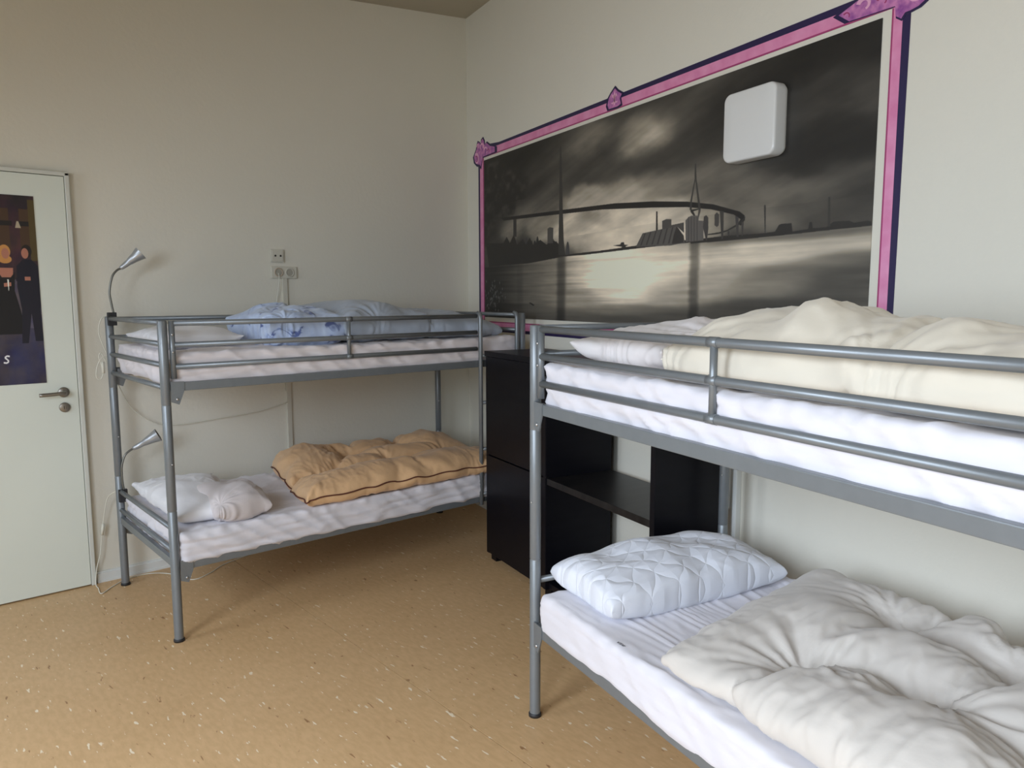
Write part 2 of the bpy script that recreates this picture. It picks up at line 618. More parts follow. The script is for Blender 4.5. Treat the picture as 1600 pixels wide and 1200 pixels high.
# outlines and cloud patches of the painted picture, in its own 0-1 coordinates
MP=[ (34,[0.0073,0.4761,0.094,0.4602,0.1089,0.4967,0.1234,0.4556,0.1416,0.5042,0.1555,0.4406,0.18,0.4687,0.1936,0.4341,0.2101,0.4724,0.2234,0.4284,0.2525,0.4509,0.2773,0.42,0.3015,0.4415,0.3193,0.421,0.3369,0.3751,0.3481,0.3527,0.2776,0.3358,0.2071,0.3255,0.0936,0.3255,0.0232,0.3209]),
(38,[0.3253,0.3499,0.3815,0.3564,0.502,0.3601,0.502,0.3508,0.408,0.3461,0.3481,0.3461]),
(40,[0.3475,0.3527,0.4669,0.3592,0.5649,0.3667,0.679,0.3704,0.8448,0.3648,0.8448,0.3573,0.723,0.3592,0.5705,0.3536,0.4027,0.3452]),
(38,[0.6956,0.3676,0.7647,0.3714,0.8359,0.3667,0.8577,0.3686,0.8637,0.391,0.868,0.3948,0.8845,0.3929,0.8865,0.363,0.911,0.3667,0.9126,0.3901,0.9163,0.3891,0.9179,0.3676,0.9378,0.3667,0.9484,0.3835,0.9699,0.3807,0.9768,0.3723,0.9937,0.3751,0.9993,0.3714,0.9997,0.3573,0.949,0.3564,0.8875,0.3536,0.7991,0.3517,0.6959,0.3527]),
(30,[0.0817,0.6174,0.3322,0.5949,0.5013,0.579,0.6046,0.5566,0.686,0.5304,0.7422,0.5023,0.7938,0.4593,0.8034,0.4415,0.8021,0.4191,0.7968,0.4051,0.7909,0.4135,0.7962,0.4294,0.7826,0.4509,0.7383,0.4836,0.6863,0.508,0.6049,0.5295,0.4656,0.5603,0.2952,0.5781,0.096,0.5978]),
(40,[0.8044,0.4378,0.8038,0.4228,0.7925,0.4069,0.7707,0.3882,0.7558,0.3817,0.7323,0.3807,0.7323,0.3854,0.7555,0.3882,0.7707,0.3938,0.7905,0.4135,0.7985,0.4275]),
(48,[0.3243,0.9317,0.3302,0.9289,0.3365,0.5968,0.3415,0.392,0.3475,0.3527,0.3213,0.3564,0.3233,0.6006]),
(30,[0.6138,0.5098,0.6171,0.5089,0.6188,0.4219,0.6145,0.4228]),
(52,[0.7009,0.681,0.7035,0.6801,0.7055,0.6165,0.7154,0.4995,0.7158,0.4836,0.7114,0.4892,0.7028,0.6099,0.6966,0.5285,0.6966,0.4892,0.6919,0.4949,0.6932,0.5341,0.7012,0.6183]),
(40,[0.6939,0.4939,0.7105,0.4949,0.7114,0.4902,0.7002,0.4864,0.7048,0.4677,0.7015,0.4659,0.6939,0.4864]),
(60,[0.7114,0.4892,0.7158,0.4836,0.7121,0.4574,0.7121,0.363,0.7098,0.363,0.7095,0.4584]),
(72,[0.5632,0.3611,0.5804,0.42,0.6284,0.4284,0.6635,0.435,0.6803,0.3891,0.683,0.3601,0.6522,0.3527]),
(45,[0.6635,0.4331,0.6794,0.3891,0.6797,0.3601,0.6532,0.3592,0.6572,0.3976]),
(50,[0.5854,0.4181,0.5887,0.4191,0.5784,0.3658,0.5745,0.3648]),
(50,[0.5996,0.4219,0.6029,0.4219,0.5927,0.3648,0.589,0.3648]),
(50,[0.6135,0.4247,0.6168,0.4256,0.6069,0.3639,0.6029,0.3639]),
(50,[0.6271,0.4275,0.6304,0.4284,0.6208,0.363,0.6168,0.363]),
(50,[0.6403,0.4303,0.6436,0.4312,0.6343,0.363,0.6307,0.363]),
(50,[0.6535,0.4331,0.6565,0.4341,0.6476,0.362,0.6439,0.362]),
(62,[0.6291,0.464,0.6393,0.4696,0.6509,0.4659,0.6512,0.4406,0.6797,0.4453,0.6807,0.4013,0.6635,0.4331,0.6297,0.4266]),
(78,[0.6833,0.4528,0.6899,0.4649,0.6962,0.4696,0.7108,0.4659,0.7121,0.4453,0.7224,0.4415,0.7234,0.3611,0.6846,0.362]),
(58,[0.6889,0.4659,0.6906,0.4649,0.6919,0.362,0.6903,0.363]),
(58,[0.6952,0.464,0.6969,0.463,0.6982,0.3611,0.6966,0.3611]),
(58,[0.7015,0.4621,0.7032,0.4621,0.7045,0.3601,0.7028,0.3601]),
(58,[0.7078,0.4602,0.7095,0.4602,0.7108,0.3592,0.7091,0.3592]),
(55,[0.723,0.4584,0.728,0.463,0.7323,0.4518,0.733,0.406,0.7306,0.3592,0.729,0.3592,0.7217,0.4163]),
(58,[0.7449,0.4602,0.7495,0.4687,0.7545,0.4584,0.7541,0.4163,0.7505,0.4097,0.7455,0.4181]),
(52,[0.7551,0.4733,0.7634,0.4687,0.7637,0.3592,0.7601,0.3592]),
(55,[0.7856,0.4443,0.7919,0.4387,0.7932,0.363,0.7895,0.363]),
(55,[0.7975,0.4172,0.8021,0.42,0.8011,0.3648,0.7991,0.3648]),
(45,[0.1396,0.5949,0.1535,0.5931,0.1535,0.4883,0.1393,0.4911]),
(50,[0.7717,0.3873,0.7753,0.3891,0.7756,0.3695,0.7727,0.3704]),
(52,[0.8372,0.4677,0.8382,0.4715,0.8398,0.4715,0.8408,0.4649,0.8418,0.3676,0.8402,0.3676]),
(48,[0.9388,0.4677,0.9418,0.4687,0.9437,0.3676,0.9398,0.3686]),
(62,[0.2803,0.507,0.2892,0.5136,0.3024,0.507,0.3015,0.4238,0.2803,0.4275]),
(45,[0.5,0.3779,0.5202,0.3798,0.5232,0.3891,0.5304,0.3882,0.5318,0.377,0.543,0.3732,0.5347,0.3686,0.5404,0.3601,0.5205,0.3611,0.5261,0.3676]),
(30,[0.2058,0.0954,0.2138,0.0973,0.2303,0.0814,0.2237,0.0776]) ]
MS= [[0.0109,1.2367,0.2528,0.2338,24],[0.1314,0.9457,0.1568,0.2236,26],[0.2134,0.7306,0.0632,0.1076,45],[0.3117,0.9008,0.0884,0.1011,62],[0.3934,0.9083,0.053,0.0702,118],[0.3124,0.7315,0.0453,0.0852,78],[0.4983,0.7848,0.0705,0.0842,58],[0.5903,0.8709,0.047,0.0505,150],[0.5424,0.8391,0.0307,0.058,120],[0.6522,0.9588,0.0566,0.0665,60],[0.6618,0.7671,0.0695,0.0935,62],[0.5692,0.6969,0.0939,0.043,60],[0.541,0.6314,0.0586,0.0412,165],[0.4421,0.6277,0.0483,0.0318,150],[0.6337,0.6296,0.0516,0.0421,110],[0.2134,0.6586,0.051,0.0645,110],[0.1592,0.5809,0.0542,0.0449,105],[0.2647,0.537,0.0364,0.0533,125],[0.4229,0.4995,0.0685,0.0646,172],[0.5013,0.42,0.0622,0.0552,178],[0.5715,0.4649,0.041,0.0524,170],[0.459,0.507,0.0304,0.0253,110],[0.6655,0.4696,0.0565,0.0486,160],[0.7349,0.4771,0.0259,0.0514,110],[0.7846,0.5126,0.047,0.0618,78],[0.7455,0.6268,0.0497,0.0505,85],[0.8875,0.9008,0.0569,0.088,28],[0.9682,0.9645,0.049,0.0813,24],[0.9365,0.8036,0.0522,0.0533,62],[0.8703,0.7343,0.04,0.0459,60],[0.9305,0.638,0.0616,0.0645,32],[0.8418,0.5416,0.0626,0.0328,88],[0.9428,0.4836,0.0522,0.0431,62],[0.8438,0.4238,0.0424,0.0421,98],[0.9709,0.4116,0.0337,0.0421,58],[0.7799,0.8316,0.0685,0.1216,40]]
MW= [[0.0702,0.1862,0.0886,0.1992,30],[0.1866,0.2198,0.0788,0.1497,88],[0.314,0.2479,0.0569,0.1048,110],[0.3925,0.276,0.042,0.0664,175],[0.4835,0.2984,0.0728,0.0561,205],[0.548,0.2311,0.0827,0.0486,232],[0.5222,0.1413,0.0695,0.0308,205],[0.6383,0.2526,0.0589,0.0514,185],[0.3825,0.1085,0.0632,0.0402,135],[0.5043,0.0627,0.088,0.0187,110],[0.3832,0.0075,0.1214,0.0402,75],[0.6698,0.1394,0.0565,0.0393,140],[0.7389,0.1908,0.051,0.0524,150],[0.8236,0.2844,0.0652,0.0243,178],[0.8888,0.275,0.0394,0.0234,165],[0.9646,0.2975,0.0423,0.0168,160],[0.8256,0.1628,0.0549,0.0383,112],[0.8901,0.2067,0.0394,0.0318,98],[0.9573,0.2011,0.0434,0.0543,62],[0.9381,0.247,0.0361,0.0177,115],[0.8494,0.0898,0.0821,0.0337,55],[0.6707,0.0421,0.1089,0.0337,66],[0.5586,0.029,0.082,0.0178,62]]



def mural_image():
    W, H = 1500, 530
    U, V = np.meshgrid((np.arange(W) + .5) / W, (np.arange(H) + .5) / H)
    hor = np.interp(U, [0, 0.2, 0.35, 0.5, 0.72, 1], [0.320, 0.3255, 0.346, 0.3555, 0.362, 0.358])

    def field(blobs, base, wx, wy):
        num = np.full(U.shape, base * 0.02)
        den = np.full(U.shape, 0.02)
        for u, v, ru, rv, val in blobs:
            k = np.exp(-(((U + wx - u) / ru) ** 2 + ((V + wy - v) / rv) ** 2) * 0.9)
            num += k * val
            den += k
        return num / den
    n1 = vnoise(H, W, 7, 4, 3, 5)
    n2 = vnoise(H, W, 9, 5, 8, 5)
    n3 = vnoise(H, W, 5, 60, 5, 3)
    sky = field(MS, 62, n1 * 0.05, n2 * 0.08) * (1 + 0.28 * n2)
    dg_ = vnoise(H * 2, W, 3, 30, 41, 4)
    sh_ = ((np.arange(W) * 0.30).astype(int))[None, :]
    diag = dg_[(np.arange(H)[:, None] - sh_ + H) % (H * 2), np.arange(W)[None, :]]
    sky = sky * (1 + 0.30 * diag * (V > hor + 0.1))
    wat = field(MW, 90, n3 * 0.03, n1 * 0.01) * (1 + 0.16 * n3)
    # reflections of the two pylons, left trees' reflection
    for uc, uw, amt in ((0.332, 0.016, 0.45), (0.705, 0.011, 0.42), (0.168, 0.014, 0.12)):
        k = np.exp(-((U - uc - 0.002 * n3) / uw) ** 4)
        wat = wat * (1 - amt * k)
    g = np.where(V > hor, sky, wat)
    g = g * (1 + 0.07 * vnoise(H, W, 30, 45, 31, 3))
    g = np.clip(g, 14, 205)
    # dark foliage down the left edge
    edge = 0.065 + 0.05 * np.sin(V * 9 + 1.3) + 0.10 * n1 + 0.05 * n2 + 0.045 * (V > 0.7) - 0.05 * (V < 0.30)
    k = 1 / (1 + np.exp((U - edge) / 0.006))
    leaf = 30 + 38 * np.clip(vnoise(H, W, 50, 24, 12, 3), 0, 1)
    g = g * (1 - k) + leaf * k
    t = np.clip((g - 40) / 150, 0, 1)[..., None]
    dark = np.array([1.0, 0.96, 0.89])
    mid = np.array([1.02, 0.955, 0.82])
    br = np.array([1.02, 0.96, 0.86])
    tint = dark * (1 - t) + np.where(t > 0.6, br, mid) * t
    img = g[..., None] * tint
    # bush bottom left with pale leaves
    rg = np.random.RandomState(4)
    for i in range(240):
        u, v = 0.035 + rg.randn() * 0.024, 0.13 + rg.randn() * 0.045
        r = 0.004
        a0 = rg.rand() * 6.28
        pts = [(u + r * 0.6 * math.cos(a0 + a), v + r * 2.4 * math.sin(a0 + a)) for a in (0, 1.2, 2.4, 3.6, 4.8)]
        c = 26 if rg.rand() < 0.7 else 75
        fill(img, pts, (c, c, c * 0.98))
    for i in range(26):
        u = 0.05 + i * 0.012 + rg.randn() * 0.003
        r = 0.010 + rg.rand() * 0.006
        hh = 0.05 + 0.03 * rg.rand() + (0.02 if i % 4 == 0 else 0)
        c = 34 + rg.rand() * 26
        pts = [(u + r * 0.6 * math.cos(a), 0.355 + 1.25 * hh * max(0, math.sin(a))) for a in np.linspace(0, 3.1416, 10)]
        fill(img, pts, (c, c, c * 1.02))
    for val, fl in MP:
        pts = list(zip(fl[::2], fl[1::2]))
        fill(img, pts, (val * 1.0, val * 0.96, val * 0.92))
    return to_image('mural_paint', img, 1.65)


def build_mural():
    # the wall frame: local x = -s along the wall, z up, a hair off the wall
    mu = empty('mural', RW)
    tag(mu, 'large painted wall mural of a curved bridge over dark water in a pink frame', 'mural')
    me = bpy.data.meshes.new('painted_scene')
    x0, x1 = -0.004, -0.0005
    s0, s1, z0, z1 = -0.278, -3.300, 1.383, 2.452
    vs = [(x0, s0, z0), (x0, s1, z0), (x0, s1, z1), (x0, s0, z1), (x1, s0, z0), (x1, s1, z0), (x1, s1, z1), (x1, s0, z1)]
    fs = [(3, 2, 1, 0), (4, 5, 6, 7), (0, 1, 5, 4), (1, 2, 6, 5), (2, 3, 7, 6), (3, 0, 4, 7)]
    me.from_pydata(vs, [], fs)
    uv = me.uv_layers.new(name='UV')
    for p in me.polygons:
        for li in p.loop_indices:
            v = me.vertices[me.loops[li].vertex_index].co
            uv.data[li].uv = ((s0 - v.y) / (s0 - s1), (v.z - z0) / (z1 - z0))
    me.materials.append(mat_print('mural_print', mural_image()))
    o = bpy.data.objects.new('painted_scene', me)
    COL.objects.link(o)
    o.parent = mu
    navy = mat('navy_paint', (0.022, 0.014, 0.07), 0.5)
    pink = mat('pink_paint', (0.80, 0.33, 0.54), 0.5, color2=(0.70, 0.22, 0.42), vscale=12)
    rose = mat('dark_rose_paint', (0.38, 0.05, 0.17), 0.5)
    lilac = mat('lilac_paint', (0.66, 0.25, 0.50), 0.5, color2=(0.28, 0.07, 0.32), vscale=34)
    # outline points are (s, z); YZ maps the outline onto the wall
    YZ = Matrix(((0, 0, -1, 0), (1, 0, 0, 0), (0, 1, 0, 0), (0, 0, 0, 1)))

    def strip(mbx, pts, d):
        MB().poly(pts, 0.0003, d, YZ).build(mbx[0], mbx[1], mu)
    a = ('navy_outline', navy)   # navy band outside: left, top, right, bottom
    strip(a, [(-0.186, 1.27), (-0.218, 1.27), (-0.218, 2.50), (-0.186, 2.50)], 0.0020)
    strip(a, [(-0.34, 2.515), (-3.41, 2.515), (-3.41, 2.548), (-0.50, 2.538), (-0.34, 2.552)], 0.0020)
    strip(a, [(-3.370, 1.27), (-3.396, 1.27), (-3.402, 2.50), (-3.372, 2.50)], 0.0020)
    strip(a, [(-0.19, 1.286), (-3.40, 1.286), (-3.40, 1.307), (-0.19, 1.307)], 0.0020)
    b = ('pink_border', pink)
    strip(b, [(-0.214, 1.304), (-0.262, 1.304), (-0.262, 2.48), (-0.214, 2.48)], 0.0030)
    strip(b, [(-0.25, 2.476), (-3.38, 2.476), (-3.38, 2.520), (-0.25, 2.520)], 0.0030)
    strip(b, [(-3.338, 1.304), (-3.374, 1.304), (-3.374, 2.49), (-3.338, 2.49)], 0.0030)
    strip(b, [(-0.214, 1.305), (-3.37, 1.305), (-3.37, 1.350), (-0.214, 1.350)], 0.0030)
    c = ('rose_inner_line', rose)
    strip(c, [(-0.262, 1.35), (-0.270, 1.35), (-0.270, 2.47), (-0.262, 2.47)], 0.0026)
    strip(c, [(-0.27, 2.472), (-3.34, 2.472), (-3.34, 2.478), (-0.27, 2.478)], 0.0034)
    strip(c, [(-3.335, 1.35), (-3.341, 1.35), (-3.341, 2.47), (-3.335, 2.47)], 0.0034)
    strip(c, [(-0.27, 1.347), (-3.34, 1.347), (-3.34, 1.354), (-0.27, 1.354)], 0.0034)

    def leafs(name, m, polys, d):
        for p in polys:
            MB().poly(p, 0.0003, d, YZ).build(name, m, mu)

    def curl(cx, cz, r, a0, a1, w0, w1, n=14):
        """scroll stroke that winds inwards"""
        out, inn = [], []
        for i in range(n + 1):
            t = i / n
            a_ = R(a0 + (a1 - a0) * t)
            rr = r * (1 - 0.55 * t)
            w = w0 + (w1 - w0) * t
            out.append((cx + (rr + w / 2) * math.cos(a_), cz + (rr + w / 2) * math.sin(a_)))
            inn.append((cx + (rr - w / 2) * math.cos(a_), cz + (rr - w / 2) * math.sin(a_)))
        return out + inn[::-1]

    def grow(pts, g):
        cx = sum(p[0] for p in pts) / len(pts)
        cz = sum(p[1] for p in pts) / len(pts)
        return [(cx + (x - cx) * g, cz + (z - cz) * g) for x, z in pts]
    # top left corner
    tl = [(-0.264, 2.612), (-0.286, 2.585), (-0.292, 2.556), (-0.322, 2.572), (-0.394, 2.535), (-0.473, 2.515), (-0.473, 2.476), (-0.262, 2.472), (-0.232, 2.40), (-0.205, 2.42), (-0.165, 2.428),
          (-0.118, 2.458), (-0.103, 2.500), (-0.150, 2.545), (-0.163, 2.575), (-0.180, 2.600), (-0.205, 2.590), (-0.225, 2.570), (-0.235, 2.600)]
    mid = [(-1.728, 2.480), (-1.716, 2.505), (-1.728, 2.540), (-1.750, 2.560), (-1.787, 2.584), (-1.812, 2.562), (-1.852, 2.540), (-1.836, 2.518), (-1.845, 2.485), (-1.813, 2.478)]
    tr = [(-3.10, 2.515), (-3.20, 2.548), (-3.28, 2.595), (-3.36, 2.625), (-3.43, 2.610), (-3.475, 2.560), (-3.490, 2.505), (-3.462, 2.457), (-3.437, 2.443), (-3.408, 2.438), (-3.386, 2.437), (-3.372, 2.420),
          (-3.350, 2.435), (-3.345, 2.472), (-3.15, 2.478)]
    leafs('corner_ornament', navy, [tl, tr, [(-1.722 + 0, 2.478)] + grow(mid, 1.10)[1:]], 0.0040)
    leafs('corner_ornament_fill', lilac, [grow(tl, 0.86), grow(tr, 0.90), grow(mid, 0.88)], 0.0050)
    curls = [curl(-0.165, 2.475, 0.040, 60, 330, 0.020, 0.008), curl(-0.245, 2.545, 0.030, 200, -60, 0.016, 0.006), curl(-0.310, 2.510, 0.030, 20, 250, 0.014, 0.006),
             curl(-0.190, 2.560, 0.020, 0, 240, 0.012, 0.006), curl(-1.765, 2.520, 0.024, 90, 300, 0.014, 0.006), curl(-1.805, 2.520, 0.024, 90, -120, 0.014, 0.006),
             curl(-3.415, 2.500, 0.046, 40, 330, 0.026, 0.012), curl(-3.340, 2.545, 0.040, 150, -100, 0.022, 0.010), curl(-3.23, 2.515, 0.028, 20, 250, 0.018, 0.008),
             [(-1.782, 2.495), (-1.776, 2.54), (-1.787, 2.566), (-1.794, 2.54), (-1.790, 2.495)]]
    leafs('ornament_curls', mat('pale_pink_paint', (0.80, 0.42, 0.60), 0.5), curls, 0.0058)
    leafs('ornament_shadow_lines', rose, [curl(-0.165, 2.475, 0.026, 60, 300, 0.007, 0.004), curl(-3.415, 2.500, 0.024, 40, 300, 0.010, 0.005), curl(-0.35, 2.50, 0.022, 20, 200, 0.007, 0.004),
                                          curl(-3.30, 2.505, 0.022, 20, 230, 0.008, 0.004), curl(-3.16, 2.497, 0.018, 40, 200, 0.006, 0.003)], 0.0064)


build_mural()

# ---------------------------------------------------------------- square opal light on the mural
wl = empty('wall_light', RW @ Matrix.Translation((-0.004, -2.775, 2.203)))
tag(wl, 'square white opal wall light with rounded corners mounted over the mural', 'light')


def rrect(w, h, r, n=8):
    pts = []
    for cx, cy, a0 in ((w - r, h - r, 0), (-w + r, h - r, 90), (-w + r, -h + r, 180), (w - r, -h + r, 270)):
        for i in range(n + 1):
            a = R(a0 + 90 * i / n)
            pts.append((cx + r * math.cos(a), cy + r * math.sin(a)))
    return pts


def rr_loft(prof, w, h, r, mtx):
    """stack of rounded rectangles: prof = [(inset, depth)]"""
    vs, fs = [], []
    n = 36
    for ins, d in prof:
        for x, y in rrect(w - ins, h - ins, max(r - ins * 0.6, 0.004)):
            vs.append(mtx @ Vector((x, y, d)))
    for i in range(len(prof) - 1):
        for k in range(n):
            fs.append((i * n + k, i * n + (k + 1) % n, (i + 1) * n + (k + 1) % n, (i + 1) * n + k))
    return vs, fs, n


YZW = Matrix(((0, 0, -1, 0), (1, 0, 0, 0), (0, 1, 0, 0), (0, 0, 0, 1)))
vs, fs, n = rr_loft([(0.006, 0.0), (0.006, 0.012)], 0.137, 0.137, 0.032, YZW)
MB().add(vs, fs + [list(range(n)), list(range(n, 2 * n))[::-1]]).build('base_plate', M_TRIM, wl)
vs, fs, n = rr_loft([(0.0, 0.012), (0.0, 0.058), (0.0012, 0.064), (0.004, 0.068), (0.009, 0.0695), (0.06, 0.071)], 0.137, 0.137, 0.034, YZW)
k = len(vs)
MB().add(vs, fs + [list(range(k - n, k))], True).build('diffuser', M_LAMPW, wl)


# ---------------------------------------------------------------- poster on the door
def poster_image():
    W, H = 420, 620
    g = np.zeros((H, W, 3))
    n1, n2 = vnoise(H, W, 8, 14, 21, 4), vnoise(H, W, 14, 6, 22, 4)
    V = np.linspace(0, 1, H)[:, None]
    base = np.where(V > 0.56, 34, np.where(V > 0.30, 62, 46))
    g[..., 0] = base * (1 + 0.55 * n1)
    g[..., 1] = base * (0.95 + 0.45 * n1 + 0.1 * n2)
    g[..., 2] = base * (1.05 + 0.35 * n2)
    g[:, :, 0] += (V > 0.56) * (14 + 22 * n2)
    g[:, :, 2] += (V <= 0.56) * 16
    # street facade: balconies, a lantern, dim windows
    for i in range(7):
        u = 0.05 + i * 0.14
        fill(g, [(u, 0.70), (u + 0.07, 0.70), (u + 0.07, 0.93), (u, 0.93)], (62, 44, 30))
        fill(g, [(u - 0.02, 0.84), (u + 0.09, 0.84), (u + 0.09, 0.865), (u - 0.02, 0.865)], (24, 20, 20))
    fill(g, [(0.86, 0.83), (0.90, 0.83), (0.885, 0.865), (0.872, 0.865)], (150, 140, 120))
    fill(g, [(0.955, 0.66), (1, 0.66), (1, 0.98), (0.955, 0.98)], (70, 58, 30))

    def person(u, s, hair, coat, dress):
        sk = (150, 100, 82)
        e = lambda cx, cy, rx, ry, c: fill(g, [(cx + rx * math.cos(a), cy + ry * math.sin(a)) for a in np.linspace(0, 6.283, 20)[:-1]], c)
        if dress:
            e(u, 0.705, 0.040, 0.036, hair)
            e(u, 0.665, 0.046, 0.022, hair)
            fill(g, [(u - 0.05, 0.62), (u + 0.05, 0.62), (u + 0.045, 0.56), (u - 0.045, 0.56)], sk)
            e(u + s * 0.005, 0.695, 0.026, 0.028, sk)
            fill(g, [(u - 0.055, 0.60), (u - 0.03, 0.57), (u + 0.03, 0.57), (u + 0.060, 0.60), (u + 0.05, 0.50), (u + 0.08, 0.40), (u + 0.11, 0.27), (u - 0.11, 0.27), (u - 0.08, 0.42), (u - 0.05, 0.50)], coat)
            fill(g, [(u - 0.02, 0.54), (u + 0.03, 0.545), (u + 0.03, 0.525), (u - 0.02, 0.52)], sk)
            fill(g, [(u + 0.004, 0.56), (u + 0.016, 0.56), (u + 0.012, 0.50), (u + 0.008, 0.50)], (200, 200, 190))
        else:
            e(u, 0.71, 0.036, 0.034, hair)
            e(u - s * 0.012, 0.698, 0.025, 0.028, sk)
            fill(g, [(u - 0.03, 0.665), (u + 0.03, 0.665), (u + 0.075, 0.63), (u + 0.085, 0.50), (u + 0.07, 0.40), (u + 0.075, 0.23), (u + 0.02, 0.23), (u + 0.005, 0.38), (u - 0.03, 0.22), (u - 0.075, 0.22), (u - 0.06, 0.40),
                     (u - 0.08, 0.52), (u - 0.075, 0.63)], coat)
            fill(g, [(u - 0.085, 0.57), (u - 0.02, 0.575), (u + 0.02, 0.565), (u + 0.02, 0.548), (u - 0.085, 0.552)], coat)
            fill(g, [(u - 0.025, 0.575), (u + 0.015, 0.575), (u + 0.015, 0.555), (u - 0.025, 0.555)], sk)
    cols = [(12, 12, 16), (16, 16, 30)]
    for i, (u, d) in enumerate(((0.10, False), (0.27, True), (0.44, False), (0.61, True), (0.775, True), (0.925, False))):
        person(u, 1, ((30, 20, 16), (90, 55, 30), (24, 18, 16), (60, 34, 22), (168, 120, 66), (24, 18, 16))[i], cols[i % 2], d)
    # hand drawn letter S
    cx, cy = 0.730, 0.135
    pts = [(0.026, 0.018), (0.008, 0.021), (-0.008, 0.012), (0.008, 0.002), (0.018, -0.008), (0.004, -0.017), (-0.018, -0.014)]
    for (xa, ya), (xb, yb) in zip(pts[:-1], pts[1:]):
        d = Vector((xb - xa, (yb - ya)))
        nn = Vector((-d.y, d.x)).normalized() * 0.0045
        fill(g, [(cx + xa + nn.x, cy + ya + nn.y), (cx + xb + nn.x, cy + yb + nn.y), (cx + xb - nn.x, cy + yb - nn.y), (cx + xa - nn.x, cy + ya - nn.y)], (225, 225, 228))
    return to_image('poster_print', g, 1.5)


me = bpy.data.meshes.new('poster')
px0, px1, pz0, pz1 = -0.605, 0.0, 0.0, 0.918
vs = [(px0, 0, pz0), (px1, 0, pz0), (px1, 0, pz1), (px0, 0, pz1), (px0, 0.001, pz0), (px1, 0.001, pz0), (px1, 0.001, pz1), (px0, 0.001, pz1)]
me.from_pydata(vs, [], [(0, 1, 2, 3), (7, 6, 5, 4), (0, 4, 5, 1), (1, 5, 6, 2), (2, 6, 7, 3), (3, 7, 4, 0)])
uvl = me.uv_layers.new(name='UV')
for p in me.polygons:
    for li in p.loop_indices:
        v = me.vertices[me.loops[li].vertex_index].co
        uvl.data[li].uv = ((v.x - px0) / (px1 - px0), (v.z - pz0) / (pz1 - pz0))
me.materials.append(mat_print('poster_paper', poster_image()))
po = bpy.data.objects.new('poster', me)
COL.objects.link(po)
po.location = (-2.704, -0.0325, 1.098)
tag(po, 'dark street-scene poster with people in black evening clothes stuck on the white door', 'poster')

# ---------------------------------------------------------------- sockets and cable duct on the back wall
so = empty('wall_socket', Matrix.Translation((-1.457, -0.001, 1.771)))
tag(so, 'single square cream wall socket above the double one', 'socket')
MB().box((-0.042, -0.012, -0.039), (0.042, 0, 0.039), 0.004).build('cover_plate', M_PLASTIC, so)
MB().box((-0.034, -0.016, -0.031), (0.034, -0.012, 0.031), 0.002).build('insert', M_PLASTIC, so)
for x in (-0.015, 0.018):
    MB().lathe([(0, 0), (0.006, 0), (0.006, 0.001), (0, 0.001)], 14, Matrix.Translation((x, -0.016, 0)) @ RY).build('pin_hole', M_HOLE, so)
so = empty('wall_socket', Matrix.Translation((-1.418, -0.001, 1.672)))
tag(so, 'double cream wall socket with two round wells at the top of the cable duct', 'socket')
MB().box((-0.082, -0.014, -0.036), (0.082, 0, 0.036), 0.005).build('cover_plate', M_PLASTIC, so)
for x, mm in ((-0.036, M_SOCKET_R), (0.034, M_PLASTIC)):
    w = MB().lathe([(0.0275, 0), (0.0275, 0.004), (0.022, 0.004), (0.0205, -0.002), (0, -0.002)], 26, Matrix.Translation((x, -0.0145, 0)) @ RY).build('socket_ring', mm, so)
    MB().lathe([(0.0205, 0), (0, 0)], 24, Matrix.Translation((x, -0.0165, 0)) @ RY).build('socket_well', M_PLASTIC_D, w)
    t = MB()
    for s_ in (-1, 1):
        t.lathe([(0, 0), (0.0035, 0), (0.0035, 0.0008), (0, 0.0008)], 10, Matrix.Translation((x + s_ * 0.009, -0.0168, 0)) @ RY)
    t.box((x - 0.012, -0.0185, -0.0035), (x + 0.012, -0.0168, 0.0015))
    t.build('pin_contacts', M_PLASTIC_D, w)
du = MB().box((-1.430, -0.014, 0.06), (-1.400, 0, 1.636), 0.002).build('cable_duct', M_PLASTIC)
tag(du, 'thin cream cable duct running down the back wall from the sockets', 'cable duct')


